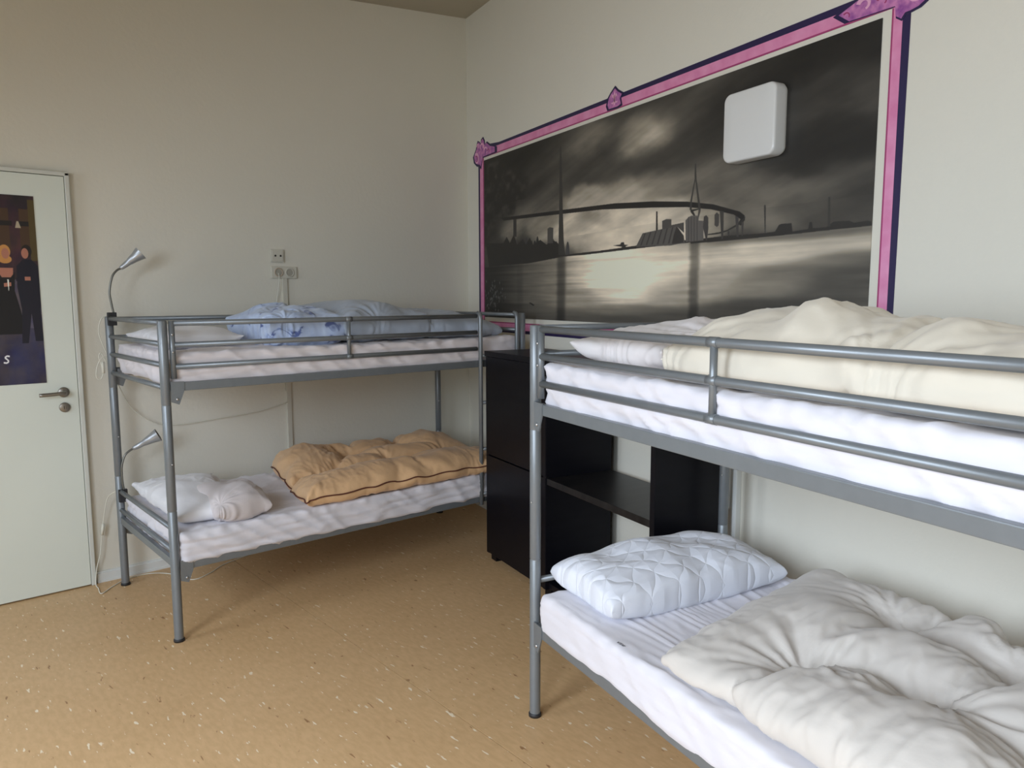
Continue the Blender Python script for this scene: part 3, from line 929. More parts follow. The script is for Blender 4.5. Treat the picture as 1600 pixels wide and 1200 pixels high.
# ---------------------------------------------------------------- bunk beds
def bunk_bed(mw, label):
    t = empty('bunk_bed', mw)
    tag(t, label, 'bunk bed', 'grey metal bunk beds')
    # posts
    for (u, v) in ((0, 0), (0, BW), (BL, 0), (BL, BW)):
        r = 0.0198
        p = MB().lathe([(r, 0.004), (r, 0.590), (r - 0.0012, 0.592), (r - 0.0012, 0.595), (r, 0.597), (r, 1.06), (r - 0.001, 1.062), (r, 1.064),
                        (r, BH - 0.004), (r - 0.003, BH), (0, BH + 0.001)], 20, Matrix.Translation((u, v, 0)))
        post = p.build('post', M_BED, t)
        MB().lathe([(0, 0), (0.0235, 0), (0.0235, 0.010), (0.0208, 0.014), (0.0202, 0.014)], 20, Matrix.Translation((u, v, 0))).build('rubber_foot', M_RUBBER, post)
        s_ = 1 if u == 0 else -1
        MB().lathe([(0, 0), (0.004, 0), (0.003, 0.002), (0, 0.0025)], 8, Matrix.Translation((u + s_ * 0.006, v - 0.0186, 0.803)) @ RY).build('locking_pin', M_CHROME, post)
    # side rails with sheet-metal brackets
    for z0, z1 in ((1.120, 1.158), (0.322, 0.362)):
        for v, sg in ((0, -1), (BW, 1)):
            rl = MB().box((0.022, v - 0.012, z0), (BL - 0.022, v + 0.012, z1), 0.003)
            rail = rl.build('side_rail', M_BED, t)
            for u, su in ((0, 1), (BL, -1)):
                b = MB()
                yz = Matrix.Translation((0, v + sg * 0.014, 0)) @ Matrix.Rotation(R(90), 4, 'X')
                pts = [(u + su * 0.018, z0 - 0.045), (u + su * 0.050, z0 - 0.058), (u + su * 0.072, z0 - 0.002), (u + su * 0.074, z1 + 0.004), (u + su * 0.018, z1 + 0.006)]
                b.poly(pts, -0.0025, 0.0025, yz)
                br = b.build('corner_bracket', M_BED, rail)
    for z0 in (1.120, 0.322):
        for u, su in ((0, 1), (BL, -1)):
            for v, sg in ((0, -1), (BW, 1)):
                bo = MB().lathe([(0, 0), (0.006, 0), (0.006, 0.003), (0.003, 0.006), (0, 0.006)], 8,
                                Matrix.Translation((u + su * 0.042, v + sg * 0.0165, z0 - 0.034)) @ Matrix.Rotation(R(90 if sg < 0 else -90), 4, 'X'))
                bo.build('bolt', M_CHROME, t)
    # head and foot end rails
    for u in (0, BL):
        for z in (1.416, 1.325, 1.234, 1.137, 0.513, 0.412):
            MB().tube([(u, 0.018, z), (u, BW - 0.018, z)], 0.0115, 10).build('end_rail', M_BED, t)
        MB().box((u - 0.010, 0.02, 0.340), (u + 0.010, BW - 0.02, 0.376), 0.002).build('end_crossbar', M_BED, t)
    # guard rails front (stops at the ladder) and back
    LAD = 1.702
    g = MB().tube([(0.038, 0, 1.175), (0.038, 0, 1.424)], 0.0128, 10)
    g.build('guard_upright', M_BED, t)
    for z in (1.413, 1.320, 1.226):
        MB().tube([(0.045, 0, z), (LAD, 0, z)], 0.0122, 12).build('guard_rail', M_BED, t)
        MB().tube([(0.02, BW, z), (BL - 0.02, BW, z)], 0.0122, 12).build('guard_rail', M_BED, t)
    for v in (0, BW):
        q = MB().tube([(0.885, v, 1.222), (0.885, v, 1.417)], 0.0098, 10)
        gu = q.build('guard_upright', M_BED, t)
        for z in (1.413, 1.320, 1.226):
            MB().tube([(0.868, v, z), (0.902, v, z)], 0.0136, 12).build('guard_collar', M_BED, gu)
    for z in (1.290, 1.365):
        for v in (0.0, ):
            MB().lathe([(0, 0), (0.005, 0), (0.004, 0.003), (0, 0.003)], 8, Matrix.Translation((0.036, -0.0125, z)) @ RY).build('bolt', M_CHROME, t)
    # ladder
    ld = []
    for u in (LAD + 0.008, LAD + 0.285):
        l_ = MB().tube([(u, -0.026, 0.312), (u, -0.026, 1.40), (u, -0.020, 1.424), (u, 0.0, 1.430)], 0.0125, 12)
        ld.append(l_.build('ladder_rail', M_BED, t))
    for z in (1.187, 0.914, 0.641, 0.376):
        MB().tube([(LAD + 0.010, -0.026, z), (LAD + 0.283, -0.026, z)], 0.0105, 10).build('ladder_rung', M_BED, t)
    # slats under each mattress
    for z in (1.128, 0.334):
        for i in range(9):
            u = 0.14 + i * 0.222
            MB().box((u - 0.018, 0.012, z), (u + 0.018, BW - 0.012, z + 0.006)).build('slat', M_SLAT, t)
    return t


bunk_a = bunk_bed(BED_A, 'grey tubular metal bunk bed along the back wall beside the white door')
bunk_b = copy_tree(bunk_a)
bunk_b.matrix_world = BED_B
bunk_b['label'] = 'near grey tubular metal bunk bed along the right wall under the mural'
bunk_b['category'] = 'bunk bed'


# ---------------------------------------------------------------- black open cabinet between the bunks
cab = empty('cabinet', RW @ Matrix.Translation((-0.4646, -1.214, 0)))
tag(cab, 'black stained wooden cabinet with an open shelf bay standing between the two bunks', 'cabinet')
CD, CL, CH = 0.40, 1.512, 1.218     # depth (+x), length (-y), height
MB().box((-0.006, 0.006, CH - 0.030), (CD, -CL - 0.004, CH), 0.002).build('top_board', M_BLACKWOOD, cab)
MB().box((0, 0, 0.04), (CD, -0.028, CH - 0.030), 0.0015).build('side_panel', M_BLACKWOOD, cab)
MB().box((0, -CL + 0.030, 0.04), (CD, -CL, CH - 0.030), 0.0015).build('side_panel', M_BLACKWOOD, cab)
MB().box((0, -0.640, 0.04), (CD, -0.668, CH - 0.030), 0.0015).build('divider_panel', M_BLACKWOOD, cab)
MB().box((0.018, -0.030, 0.045), (CD, -CL + 0.030, 0.075), 0.0015).build('bottom_board', M_BLACKWOOD, cab)
sh = MB().box((0.004, -0.669, 0.588), (CD, -CL + 0.031, 0.620), 0.0015)
sh.build('shelf', M_SHELFWOOD, cab)
MB().box((0.02, -0.029, 0.588), (CD, -0.639, 0.620), 0.0015).build('shelf', M_SHELFWOOD, cab)
MB().box((-0.002, -0.004, 0.628), (0.016, -0.665, CH - 0.032), 0.0015).build('upper_door', M_BLACKWOOD, cab)
MB().box((-0.002, -0.004, 0.044), (0.016, -0.665, 0.620), 0.0015).build('lower_door', M_BLACKWOOD, cab)
MB().box((0.014, -0.655, 0.045), (0.018, -0.66, CH - 0.03)).build('door_stop', M_BLACKWOOD, cab)
for x, y in ((0.02, -0.02), (0.02, -CL + 0.07), (CD - 0.06, -0.02), (CD - 0.06, -CL + 0.07), (0.02, -0.63)):
    MB().box((x, y, 0.0), (x + 0.04, y - 0.06, 0.046), 0.001).build('foot', M_BLACKWOOD, cab)
MB().box((0.07, -CL + 0.031, 0.555), (0.085, -CL + 0.05, 0.588), 0.001).build('shelf_bracket', M_BLACKWOOD, cab)


# ---------------------------------------------------------------- clamp lamps on the back post of the far bunk
def clamp_lamp(label, z_clamp, neck, tip, cone_axis_end, mouth_r, cord, cord_mat=M_CORDW, switch=None):
    t = empty('clamp_lamp', BED_A @ Matrix.Translation((0, 0.86, 0)))
    tag(t, label, 'lamp')
    c = MB().box((-0.012, -0.014, z_clamp - 0.055), (0.030, 0.010, z_clamp + 0.012), 0.003)
    c.build('clamp', M_RUBBER, t)
    MB().tube(spline(neck, 8), 0.0055, 10).build('gooseneck', M_NECK, t)
    a, b = Vector(tip), Vector(cone_axis_end)
    d = (b - a)
    ln = d.length
    M = Matrix.Translation(a) @ d.to_track_quat('Z', 'Y').to_matrix().to_4x4()
    pr = [(0.006, -0.012), (0.010, -0.010), (0.012, 0.0), (0.0145, 0.02), (0.016, ln * 0.36), (0.018, ln * 0.38), (mouth_r * 0.66, ln * 0.66), (mouth_r * 0.97, ln * 0.985), (mouth_r, ln),
          (mouth_r - 0.002, ln), (mouth_r * 0.64, ln * 0.67), (0.015, ln * 0.40), (0, ln * 0.39)]
    MB().lathe(pr, 28, M).build('lamp_shade', M_SILVER, t)
    MB().lathe([(0, ln * 0.4), (0.010, ln * 0.41), (0.013, ln * 0.55), (0.017, ln * 0.72), (0.012, ln * 0.82), (0, ln * 0.85)], 16, M).build('bulb', M_LAMPW, t)
    MB().tube(spline(cord, 8), 0.0026, 8).build('cord', cord_mat, t)
    if switch:
        sw = MB().tube([switch[0], switch[1]], [0.0075, 0.0075], 10)
        sw.build('cord_switch', M_CORDW, t)
    return t


clamp_lamp('silver clamp lamp with gooseneck on the top rail of the far bunk', 1.436,
           [(0.020, 0, 1.432), (0.010, 0, 1.50), (0.006, 0, 1.555), (0.022, 0, 1.627), (0.045, 0, 1.660), (0.066, 0, 1.672)],
           (0.072, 0, 1.678), (0.160, -0.02, 1.752), 0.036,
           [(0.0, 0.045, 1.43), (-0.030, 0.045, 1.415), (-0.046, 0.045, 1.35), (-0.030, 0.045, 1.28), (-0.008, 0.047, 1.215), (-0.018, 0.047, 1.19), (-0.040, 0.045, 1.24), (-0.052, 0.045, 1.22),
            (-0.040, 0.045, 1.17), (-0.034, 0.045, 1.145), (-0.050, 0.045, 1.105), (-0.070, 0.045, 1.12), (-0.060, 0.045, 1.18), (-0.030, 0.045, 1.22), (0.005, 0.050, 1.19),
            (0.025, 0.060, 1.10), (0.050, 0.10, 1.045), (0.110, 0.11, 0.925), (0.220, 0.12, 0.838), (0.340, 0.125, 0.814), (0.560, 0.128, 0.824), (0.80, 0.13, 0.84), (0.995, 0.131, 0.88)],
           switch=((-0.036, 0.045, 1.195), (-0.036, 0.045, 1.135)))
clamp_lamp('silver clamp lamp with gooseneck beside the lower far mattress', 0.512,
           [(0.016, 0, 0.508), (0.010, 0, 0.57), (0.011, 0, 0.641), (0.028, 0, 0.698), (0.052, 0, 0.722), (0.074, 0, 0.733)],
           (0.080, 0, 0.736), (0.190, -0.035, 0.796), 0.037,
           [(0.004, 0.01, 0.520), (-0.030, 0.06, 0.495), (-0.045, 0.10, 0.46), (-0.060, 0.115, 0.38), (-0.075, 0.12, 0.283), (-0.090, 0.12, 0.17), (-0.112, 0.12, 0.09), (-0.125, 0.10, 0.012),
            (-0.125, 0.05, 0.0035), (-0.130, -0.04, 0.0035), (-0.06, 0.03, 0.0035), (0.03, 0.10, 0.0035), (0.14, 0.10, 0.0035), (0.225, 0.02, 0.0035), (0.29, -0.15, 0.0035), (0.40, -0.11, 0.0035), (0.52, -0.02, 0.0035), (0.8, 0.08, 0.0035)],
           switch=((-0.068, 0.117, 0.325), (-0.077, 0.12, 0.265)))
# thin cord dropping from the left socket well
o = MB().tube(spline([(-1.455, -0.018, 1.668), (-1.457, -0.024, 1.62), (-1.472, -0.018, 1.51), (-1.478, -0.012, 1.40), (-1.474, -0.012, 1.2), (-1.436, -0.012, 0.95)], 8), 0.0024, 8).build('power_cord', M_CORDW)
tag(o, 'thin white cord hanging from the left well of the double socket', 'cord')


# ---------------------------------------------------------------- mattresses in crumpled sheets
def ridged(p, f, seed):
    n = noise.noise(Vector((p[0] * f[0], p[1] * f[1], p[2] * f[2] + seed)))
    return (1 - abs(n) * 2.2)


def mattress(name, mw, a, b, mtl, label, seed, pleats=None, wav=0.010, hemw=0.008, crease=1.0, lip=0.0):
    """rounded slab in bed coordinates with sheet creases; lower front edge hangs unevenly"""
    nx, ny, nz = 170, (110 if pleats else 56), 14
    ln, wd, ht = b[0] - a[0], b[1] - a[1], b[2] - a[2]
    r = 0.022
    pts, idx, faces = [], {}, []

    def vid(i, j, k):
        key = (i, j, k)
        if key not in idx:
            p = Vector((a[0] + ln * i / nx, a[1] + wd * j / ny, a[2] + ht * k / nz))
            c = Vector([min(max(p[q], a[q] + r), b[q] - r) for q in range(3)])
            d = p - c
            n = d.normalized() if d.length > 1e-9 else Vector((0, 0, 1))
            p2 = c + n * r if d.length > 1e-9 else p
            up = max(0, n.z)
            side = math.sqrt(n.x ** 2 + n.y ** 2)
            s = (p.x * 1.0, p.y, p.z)
            w = 0.0045 * noise.noise(Vector((p.x * 5, p.y * 5, p.z * 5 + seed)))
            # vertical-ish slanted pulls on the sides
            q = noise.noise(Vector(((p.x + p.z * 1.3) * 9, p.y * 9, p.z * 3 + seed * 1.7)))
            w += crease * side * 0.011 * max(0, 0.35 - abs(q)) * 2
            q = noise.noise(Vector((p.x * 3, p.y * 3, p.z * 34 + seed * 2.7)))
            w += crease * side * 0.009 * max(0, 0.3 - abs(q)) * 2.4
            q = noise.noise(Vector((p.x * 6 + p.y * 3, p.y * 9 - p.x * 2, seed * 3.1)))
            w += crease * up * 0.008 * max(0, 0.22 - abs(q)) * 3
            # hem bunching near the top edge
            hem = math.exp(-((b[2] - p.z) / 0.02) ** 2) * side
            w += hem * hemw * noise.noise(Vector((p.x * 22, p.y * 22, seed)))
            p2 = p2 + n * w
            if pleats and up > 0.3:
                t = math.exp(-((p.x - pleats[0]) / pleats[1]) ** 4)
                ph = p.y * 95 + 9 * noise.noise(Vector((p.x * 1.6, p.y * 5, 3)))
                p2.z += t * 0.0075 * (1 - abs(math.sin(ph))) ** 1.5 * max(0.1, 0.7 + 1.2 * noise.noise(Vector((p.y * 9, p.x * 3, 7))))
            if lip and p.z > b[2] - 0.05 and p.y > b[1] - 0.10:
                p2.z += lip * (1 - math.cos(min(1, (p.y - b[1] + 0.10) / 0.05) * math.pi)) * (0.5 + 0.6 * noise.noise(Vector((p.x * 14, p.y * 6, 2))))
            if k == 0 or k == 1:
                p2.z += wav * noise.noise(Vector((p.x * 3.1, p.y * 3.1, seed + 9))) * side
            idx[key] = len(pts)
            pts.append(p2)
        return idx[key]
    for i in range(nx):
        for j in range(ny):
            faces.append((vid(i, j, nz), vid(i + 1, j, nz), vid(i + 1, j + 1, nz), vid(i, j + 1, nz)))
            faces.append((vid(i, j + 1, 0), vid(i + 1, j + 1, 0), vid(i + 1, j, 0), vid(i, j, 0)))
        for k in range(nz):
            faces.append((vid(i, 0, k), vid(i + 1, 0, k), vid(i + 1, 0, k + 1), vid(i, 0, k + 1)))
            faces.append((vid(i, ny, k + 1), vid(i + 1, ny, k + 1), vid(i + 1, ny, k), vid(i, ny, k)))
    for j in range(ny):
        for k in range(nz):
            faces.append((vid(0, j, k + 1), vid(0, j + 1, k + 1), vid(0, j + 1, k), vid(0, j, k)))
            faces.append((vid(nx, j, k), vid(nx, j + 1, k), vid(nx, j + 1, k + 1), vid(nx, j, k + 1)))
    m = MB()
    m.add(pts, faces, True)
    o = m.build(name, mtl)
    o.matrix_world = mw
    return tag(o, label, 'mattress')


ZU, ZL = 1.283, 0.486
mattress('mattress', BED_A, (0.030, 0.019, 1.142), (2.015, BW - 0.02, ZU), M_SHEETP, 'mattress in a pale creased sheet on the upper bunk by the back wall', 1, hemw=0.012, crease=1.4, wav=0.018)
mattress('mattress', BED_A, (0.030, -0.014, 0.345), (2.015, BW - 0.02, ZL), M_SHEET, 'white sheeted mattress on the lower bunk by the back wall', 5, hemw=0.014, crease=1.5)
mattress('mattress', BED_B, (0.045, 0.016, 1.142), (2.015, BW - 0.02, ZU + 0.008), M_SHEET, 'thick white sheeted mattress on the near upper bunk behind guard rails', 9, wav=0.035, hemw=0.016, crease=1.3)
mattress('mattress', BED_B, (0.055, -0.014, 0.345), (2.015, BW - 0.02, ZL), M_SHEET, 'white sheeted mattress with pleated top on the near lower bunk', 13, pleats=(0.52, 0.36), crease=0.45, wav=0.016, lip=0.018)

# small printed word on the edge of the near lower mattress sheet
tx = bpy.data.curves.new('sheet_print', 'FONT')
tx.body = 'IKEA'
tx.size = 0.017
tx.align_x = 'CENTER'
tx.extrude = 0.0002
tob = bpy.data.objects.new('sheet_print', tx)
COL.objects.link(tob)
bpy.context.view_layer.update()
_dg = bpy.context.evaluated_depsgraph_get()
_me = bpy.data.meshes.new_from_object(tob.evaluated_get(_dg))
bpy.data.objects.remove(tob)
_me.materials.clear()
_me.materials.append(M_INK)
mlow = [o for o in COL.objects if o.get('label', '').startswith('white sheeted mattress with pleated')][0]
so = bpy.data.objects.new('printed_word', _me)
COL.objects.link(so)
so.parent = mlow
so.matrix_local = Matrix.Translation((0.515, 0.012, ZL + 0.0045)) @ Matrix.Rotation(R(183), 4, 'Z') @ Matrix.Rotation(R(8), 4, 'X')


# ---------------------------------------------------------------- duvets and pillows (cloth bags settled on the mattresses)
BAGS = []


def slab(x0, y0, x1, y1, z, vert=None):
    me = bpy.data.meshes.new('tmp')
    if vert is None:
        me.from_pydata([(x0, y0, z), (x1, y0, z), (x1, y1, z), (x0, y1, z)], [], [(0, 1, 2, 3)])
    else:
        me.from_pydata([(x0, y0, z), (x1, y1, z), (x1, y1, vert), (x0, y0, vert)], [], [(0, 1, 2, 3)])
    o = bpy.data.objects.new('tmp', me)
    COL.objects.link(o)
    o.modifiers.new('k', 'COLLISION')
    o.collision.thickness_outer = 0.004
    o.collision.cloth_friction = 15
    TMP.append(o)


TMP = []
SLOT = 4.0


def bag(name, mw, quad, z0, th, nu, nv, tufts, mtl, label, cat, grow=-0.1, press=3.0, seed=0, walls=(), post=None, bend=0.3, hump=None, group=None, piping=None, bulge=0.0, rough=0.012, drop=0.0, box=None, fine=None):
    """two-layer bag over a quad footprint (bed coordinates), tufts sewn together, blown up a little and dropped on the mattress"""
    k = len(BAGS)
    off = k * SLOT
    vs, idx = [], {}
    uvs = []
    for side in (0, 1):
        for i in range(nu + 1):
            for j in range(nv + 1):
                edge = i in (0, nu) or j in (0, nv)
                if side == 1 and edge:
                    idx[(1, i, j)] = idx[(0, i, j)]
                    continue
                a, b = i / nu, j / nv
                p = [(1 - a) * (1 - b) * quad[0][c] + a * (1 - b) * quad[1][c] + a * b * quad[2][c] + (1 - a) * b * quad[3][c] for c in (0, 1)]
                if bulge:
                    cx = sum(q[0] for q in quad) / 4
                    cy = sum(q[1] for q in quad) / 4
                    # rounded corners
                    rr = (abs(2 * a - 1) ** 6) * (abs(2 * b - 1) ** 6) * bulge
                    p = [p[0] + (cx - p[0]) * rr, p[1] + (cy - p[1]) * rr]
                e = min(1, 6 * min(a, 1 - a, b, 1 - b))
                z = z0 + th * 0.5 * (1 + (1 if side else -1) * math.sqrt(e)) + drop
                z += rough * noise.noise(Vector((p[0] * 8, p[1] * 8, seed))) + rough * 0.7
                if hump:
                    z += hump(p[0], p[1])
                x = p[0] + rough * 0.8 * noise.noise(Vector((p[0] * 7, p[1] * 7, seed + 5)))
                y = p[1] + rough * 0.8 * noise.noise(Vector((p[0] * 7, p[1] * 7, seed + 11)))
                idx[(side, i, j)] = len(vs)
                vs.append((x + off, y, z))
                uvs.append((a * math.dist(quad[0], quad[1]), b * math.dist(quad[0], quad[3])))
    fs = []
    for i in range(nu):
        for j in range(nv):
            q = [(i, j), (i + 1, j), (i + 1, j + 1), (i, j + 1)]
            fs.append([idx[(1,) + t] for t in q])
            fs.append([idx[(0,) + t] for t in q[::-1]])
    ed = [(idx[(0, round(a * nu), round(b * nv))], idx[(1, round(a * nu), round(b * nv))]) for a, b in tufts]
    me = bpy.data.meshes.new(name)
    me.from_pydata(vs, ed, fs)
    me.update(calc_edges=True)
    o = bpy.data.objects.new(name, me)
    COL.objects.link(o)
    m = o.modifiers.new('c', 'CLOTH')
    s = m.settings
    s.quality = 4
    s.mass = 0.15
    s.tension_stiffness = s.compression_stiffness = 15
    s.shear_stiffness = 5
    s.bending_stiffness = bend
    s.use_pressure = True
    s.uniform_pressure_force = press
    s.shrink_min = grow
    s.use_sewing_springs = True
    s.sewing_force_max = 6
    m.collision_settings.distance_min = 0.004
    m.collision_settings.collision_quality = 2
    m.point_cache.frame_start = 1
    m.point_cache.frame_end = 60
    slab(off - 0.6, -0.6, off + 2.6, 1.5, z0 - 0.002)
    for (x0, y0, x1, y1) in walls:
        slab(off + x0, y0, off + x1, y1, z0 - 0.05, z0 + 0.6)
    loop = [idx[(0, i, 0)] for i in range(nu)] + [idx[(0, nu, j)] for j in range(nv)] + [idx[(0, nu - i, nv)] for i in range(nu)] + [idx[(0, 0, nv - j)] for j in range(nv)]
    BAGS.append(dict(o=o, off=off, name=name, mw=mw, mtl=mtl, label=label, cat=cat, post=post, z0=z0, fs=fs, uv=uvs, loop=loop, group=group, piping=piping, box=box, fine=fine))


def pillow(name, mw, quad, z0, h, nu, nv, mtl, label, cat, fine=None, seam=0.30, pinch=0.07, tilt=None, ear=0.02, warp=0.012, seed=0, full=0.42, group=None):
    """plump pillow: two puffed faces meeting in a seam, pointed corners, sides drawn in a little"""
    co, uvs, idx = [], [], {}
    for side in (0, 1):
        for i in range(nu + 1):
            for j in range(nv + 1):
                if side == 1 and (i in (0, nu) or j in (0, nv)):
                    idx[(1, i, j)] = idx[(0, i, j)]
                    continue
                a, b = 2 * i / nu - 1, 2 * j / nv - 1
                aa = a * (1 - pinch * (1 - b * b) * abs(a) ** 1.5)
                bb = b * (1 - pinch * (1 - a * a) * abs(b) ** 1.5)
                s_, t_ = (aa + 1) / 2, (bb + 1) / 2
                x, y = [(1 - s_) * (1 - t_) * quad[0][c] + s_ * (1 - t_) * quad[1][c] + s_ * t_ * quad[2][c] + (1 - s_) * t_ * quad[3][c] for c in (0, 1)]
                x += warp * noise.noise(Vector((x * 6, y * 6, seed)))
                y += warp * noise.noise(Vector((x * 6, y * 6, seed + 4)))
                p = max(0, (1 - a * a) * (1 - b * b)) ** full
                corner = (abs(a) * abs(b)) ** 4
                zs = z0 + h * seam * (1 - 0.55 * p) + ear * corner
                lump = 1 + 0.22 * noise.noise(Vector((x * 7, y * 7, seed + 8)))
                if side:
                    z = zs + h * (1 - seam * 0.45) * p * lump
                else:
                    z = zs - h * seam * 0.9 * min(1, p * 1.6)
                if tilt:
                    z += tilt(x, y) * (1 if side else 0.6)
                idx[(side, i, j)] = len(co)
                co.append((x, y, z))
                uvs.append((i / nu * math.dist(quad[0], quad[1]), j / nv * math.dist(quad[0], quad[3])))
    fs = []
    for i in range(nu):
        for j in range(nv):
            q = [(i, j), (i + 1, j), (i + 1, j + 1), (i, j + 1)]
            fs.append([idx[(1,) + t] for t in q])
            fs.append([idx[(0,) + t] for t in q[::-1]])
    PIL.append(dict(name=name, mw=mw, mtl=mtl, label=label, cat=cat, post=None, z0=z0, fs=fs, uv=uvs, group=group, piping=None, box=None, fine=fine, co=np.array(co)))


PIL = []


def settle(frames=34):
    for f in range(1, frames + 1):
        SC.frame_set(f)
    dg = bpy.context.evaluated_depsgraph_get()
    res = []
    for B in BAGS:
        e = B['o'].evaluated_get(dg)
        n = len(e.data.vertices)
        co = np.empty(n * 3)
        e.data.vertices.foreach_get('co', co)
        co = co.reshape(-1, 3)
        co[:, 0] -= B['off']
        res.append(co)
    for B in BAGS:
        bpy.data.objects.remove(B['o'])
    for o in TMP:
        bpy.data.objects.remove(o)
    SC.frame_set(1)
    return res


def finish_bags(res):
    for B, co in list(zip(BAGS, res)) + [(P, P['co']) for P in PIL]:
        co = co.copy()
        if B['box']:                       # nudge the settled bag to its place and size on the bed
            u0, u1, v0, v1, h = B['box']
            for ax, lo, hi in ((0, u0, u1), (1, v0, v1), (2, B['z0'], B['z0'] + h)):
                a, b = co[:, ax].min(), np.percentile(co[:, ax], 99.9) if ax == 2 else co[:, ax].max()
                co[:, ax] = lo + (co[:, ax] - a) * (hi - lo) / (b - a)
        if B['post']:
            co = B['post'](co)
        me = bpy.data.meshes.new(B['name'])
        me.from_pydata([tuple(c) for c in co], [], B['fs'])
        me.polygons.foreach_set('use_smooth', [True] * len(B['fs']))
        uv = me.uv_layers.new(name='UV')
        li = np.empty(len(me.loops), int)
        me.loops.foreach_get('vertex_index', li)
        uv.data.foreach_set('uv', np.array(B['uv'], float)[li].ravel())
        me.materials.append(B['mtl'])
        me.update()
        o = bpy.data.objects.new(B['name'], me)
        COL.objects.link(o)
        sb = o.modifiers.new('s', 'SUBSURF')
        sb.levels = 1
        sb.render_levels = 1
        bpy.context.view_layer.update()
        me2 = bpy.data.meshes.new_from_object(o.evaluated_get(bpy.context.evaluated_depsgraph_get()))
        me2.name = B['name']
        o.modifiers.clear()
        o.data = me2
        if B['fine']:
            n = len(me2.vertices)
            p = np.empty(n * 3)
            nr = np.empty(n * 3)
            me2.vertices.foreach_get('co', p)
            me2.vertices.foreach_get('normal', nr)
            p, nr = p.reshape(-1, 3), nr.reshape(-1, 3)
            p = p + nr * B['fine'](p)[:, None]
            me2.vertices.foreach_set('co', p.ravel())
            me2.update()
        o.matrix_world = B['mw']
        tag(o, B['label'], B['cat'], B['group'])
        if B['piping']:
            MB().tube([Vector(co[i]) for i in B['loop']], 0.0038, 6, closed=True).build('piping', B['piping'], o)


def sstep(a, b, x):
    t = np.clip((x - a) / (b - a), 0, 1)
    return t * t * (3 - 2 * t)


def lift(c, z0, f):
    c[:, 2] = z0 + (c[:, 2] - z0) * f(c[:, 0], c[:, 1])
    return c


def nz(p, f, seed):
    return np.array([noise.noise(Vector((q[0] * f[0], q[1] * f[1], q[2] * f[2] + seed))) for q in p])


def wrinkles(centres, amp=0.006, rad=0.16, amp2=0.003, f=(22, 7, 10), seed=0, z0=0, nrad=9):
    """creases that fan out from the tufts, plus scattered soft creases"""
    def fn(p):
        d = np.zeros(len(p))
        for i, (cu, cv) in enumerate(centres):
            du, dv = p[:, 0] - cu, p[:, 1] - cv
            r = np.hypot(du, dv)
            th = np.arctan2(dv, du)
            q = np.cos(th * nrad + 2.5 * np.sin(th * 2 + i) + 6 * r + i * 1.7)
            q2 = np.cos(th * (nrad * 2 + 3) + 3 * np.sin(th * 3 + i * 2))
            w = np.exp(-(r / rad) ** 1.5) * np.clip(r / 0.03, 0, 1)
            d += w * amp * (0.7 * q + 0.5 * q2)
            d -= 0.012 * np.exp(-(r / 0.035) ** 2)
        n = nz(p, f, seed)
        m = np.clip(nz(p, (2.5, 2.5, 2.5), seed + 3) + 0.25, 0, 1)
        d += amp2 * (np.clip(0.30 - np.abs(n), 0, 1) * 6 - 0.9) * m
        n = nz(p, (f[1] * 1.4, f[0] * 1.2, f[2]), seed + 7)
        m = np.clip(nz(p, (3, 3, 3), seed + 8) + 0.1, 0, 1)
        return d + amp2 * (np.clip(0.28 - np.abs(n), 0, 1) * 6 - 0.8) * m
    return fn


TA = [(0.86, 0.30), (1.30, 0.34), (1.70, 0.30), (1.08, 0.62), (1.52, 0.66)]
bag('duvet', BED_A, [(0.60, -0.045), (2.0, -0.045), (1.99, 0.83), (0.80, 0.84)], ZL + 0.006, 0.12, 96, 58,
    [(0.22, 0.42), (0.52, 0.40), (0.80, 0.45), (0.35, 0.72), (0.66, 0.75)], M_TAN, 'tan satin duvet with brown piping bunched on the far lower bunk', 'duvet',
    grow=-0.12, press=8, seed=1, walls=[(-1, 0.86, 3, 0.86)], bend=0.25, piping=M_PIPING, rough=0.02,
    box=(0.60, 1.99, -0.055, 0.85, 0.185),
    post=lambda c: lift(c, ZL + 0.006, lambda u, v: 0.80 + 0.42 * sstep(0.2, 0.8, v) * (1 - 0.35 * np.exp(-((u - 1.37) / 0.12) ** 2))),
    fine=wrinkles(TA, 0.0045, 0.16, 0.0030, (26, 9, 12), 1))
bag('duvet', BED_A, [(0.93, 0.06), (2.0, 0.06), (2.01, 0.78), (0.93, 0.80)], ZU + 0.006, 0.22, 84, 56, [(0.55, 0.5)], M_BLUEGREY,
    'grey blue duvet lying along the far upper bunk', 'duvet', grow=-0.08, press=16, seed=7, bend=0.2, rough=0.02, walls=[(-1, 0.035, 3, 0.035)],
    box=(0.86, 2.02, 0.05, 0.80, 0.22), post=lambda c: lift(c, ZU + 0.006, lambda u, v: 1.0 - 0.45 * sstep(1.45, 2.05, u)),
    fine=wrinkles([(1.45, 0.4), (1.8, 0.3), (1.1, 0.05)], 0.005, 0.2, 0.004, (20, 9, 12), 8))
TC = [(0.98, 0.27), (1.27, 0.37), (0.92, 0.68), (1.27, 0.67), (1.7, 0.3), (1.65, 0.65)]
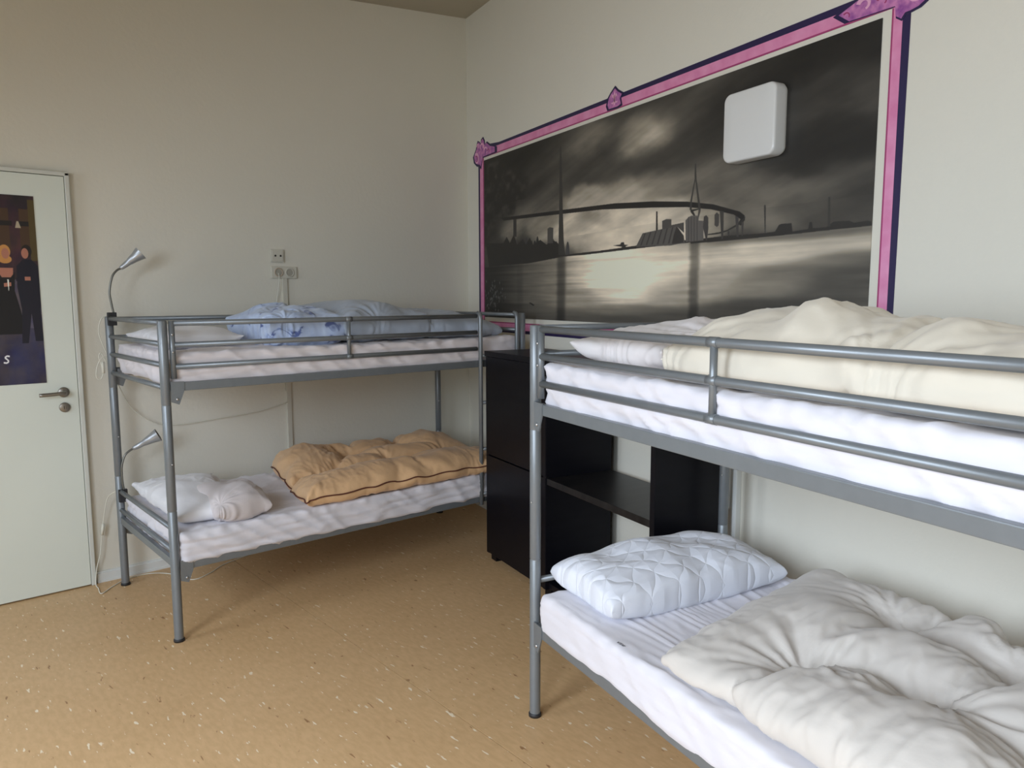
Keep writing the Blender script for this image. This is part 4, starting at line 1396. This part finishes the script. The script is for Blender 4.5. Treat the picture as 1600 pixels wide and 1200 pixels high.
bag('duvet', BED_B, [(0.66, 0.02), (2.05, 0.02), (2.05, 0.85), (0.44, 0.85)], ZL + 0.008, 0.12, 104, 62,
    [(0.235, 0.30), (0.43, 0.42), (0.30, 0.78), (0.52, 0.76), (0.72, 0.35), (0.80, 0.72)], M_OFFWHITE, 'big off-white tufted duvet on the near lower bunk', 'duvet',
    grow=-0.12, press=8, seed=9, walls=[(-1, 0.87, 3, 0.87)], bend=0.15, rough=0.02, box=(0.47, 2.03, 0.0, 0.865, 0.19),
    post=lambda c: lift(c, ZL + 0.008, lambda u, v: (0.62 + 0.40 * sstep(0.5, 1.25, u)) * (1 + 0.30 * sstep(0.60, 0.85, v))),
    fine=wrinkles(TC, 0.0055, 0.24, 0.0045, (20, 7, 9), 6))
bag('duvet', BED_B, [(0.60, 0.06), (2.05, 0.06), (2.05, 0.80), (0.50, 0.80)], ZU + 0.014, 0.16, 104, 60,
    [(0.42, 0.6), (0.75, 0.45)], M_CREAM, 'thick cream duvet piled on the near upper bunk behind guard rails', 'duvet',
    grow=-0.14, press=8, seed=12, bend=0.2, rough=0.03, box=(0.50, 2.02, 0.030, 0.862, 0.215),
    post=lambda c: lift(c, ZU + 0.014, lambda u, v: 0.84 + 0.16 * sstep(0.6, 1.0, u)),
    fine=wrinkles([(1.15, 0.55), (1.5, 0.3), (0.62, 0.03), (1.3, 0.02)], 0.006, 0.25, 0.005, (20, 7, 10), 12))

pillow('pillow', BED_A, [(0.04, 0.06), (0.30, 0.05), (0.47, 0.80), (0.05, 0.86)], ZL + 0.008, 0.115, 60, 80, M_PILLOW,
       'crumpled white pillow at the left end of the far lower bunk', 'pillow', fine=wrinkles([], 0.004, 0.25, 0.007, (16, 8, 12), 2), seed=2, warp=0.03)
pillow('pillow', BED_A, [(0.19, -0.02), (0.46, -0.01), (0.50, 0.38), (0.20, 0.40)], ZL + 0.012, 0.135, 60, 64, M_PILLOWG,
       'small greyish balled-up pillow in front of the white pillow on the far lower bunk', 'pillow', fine=wrinkles([(0.21, 0.02)], 0.003, 0.2, 0.009, (14, 9, 12), 5), seed=3, pinch=0.02, full=0.36, ear=0.0, warp=0.03)
pillow('pillow', BED_A, [(0.035, 0.20), (0.44, 0.20), (0.47, 0.80), (0.04, 0.80)], ZU + 0.008, 0.10, 56, 76, M_PILLOW,
       'flat white pillow at the left end of the far upper bunk', 'pillow', fine=wrinkles([], 0.003, 0.2, 0.005, (20, 9, 12), 3), seed=4, warp=0.02)
pillow('pillow', BED_A, [(0.50, 0.08), (0.98, 0.07), (0.98, 0.70), (0.53, 0.74)], ZU + 0.008, 0.19, 64, 84, M_BLUEPRINT,
       'pale blue pillow with dark blue print on the far upper bunk', 'pillow', fine=wrinkles([(0.60, 0.1), (0.8, 0.5)], 0.006, 0.25, 0.006, (16, 9, 12), 4), seed=6, full=0.36, seam=0.42, ear=0.04, warp=0.03)
pillow('pillow', BED_B, [(0.012, 0.05), (0.41, 0.04), (0.42, 0.80), (-0.005, 0.84)], ZL + 0.009, 0.15, 70, 120, M_QUILT,
       'white quilted pillow on the near lower bunk', 'pillow', fine=wrinkles([], 0.002, 0.2, 0.002, (14, 9, 12), 8), seed=8, warp=0.012, full=0.30, pinch=0.035, seam=0.30, ear=0.0)
pillow('pillow', BED_B, [(0.09, 0.08), (0.62, 0.06), (0.64, 0.76), (0.08, 0.80)], ZU + 0.016, 0.145, 70, 90, M_PILLOWP,
       'faded pinkish white pillow on the near upper bunk', 'pillow', fine=wrinkles([(0.34, 0.05), (0.62, 0.3)], 0.006, 0.28, 0.005, (12, 22, 12), 9), seed=10, warp=0.025, seam=0.36)


RES = settle()
finish_bags(RES)
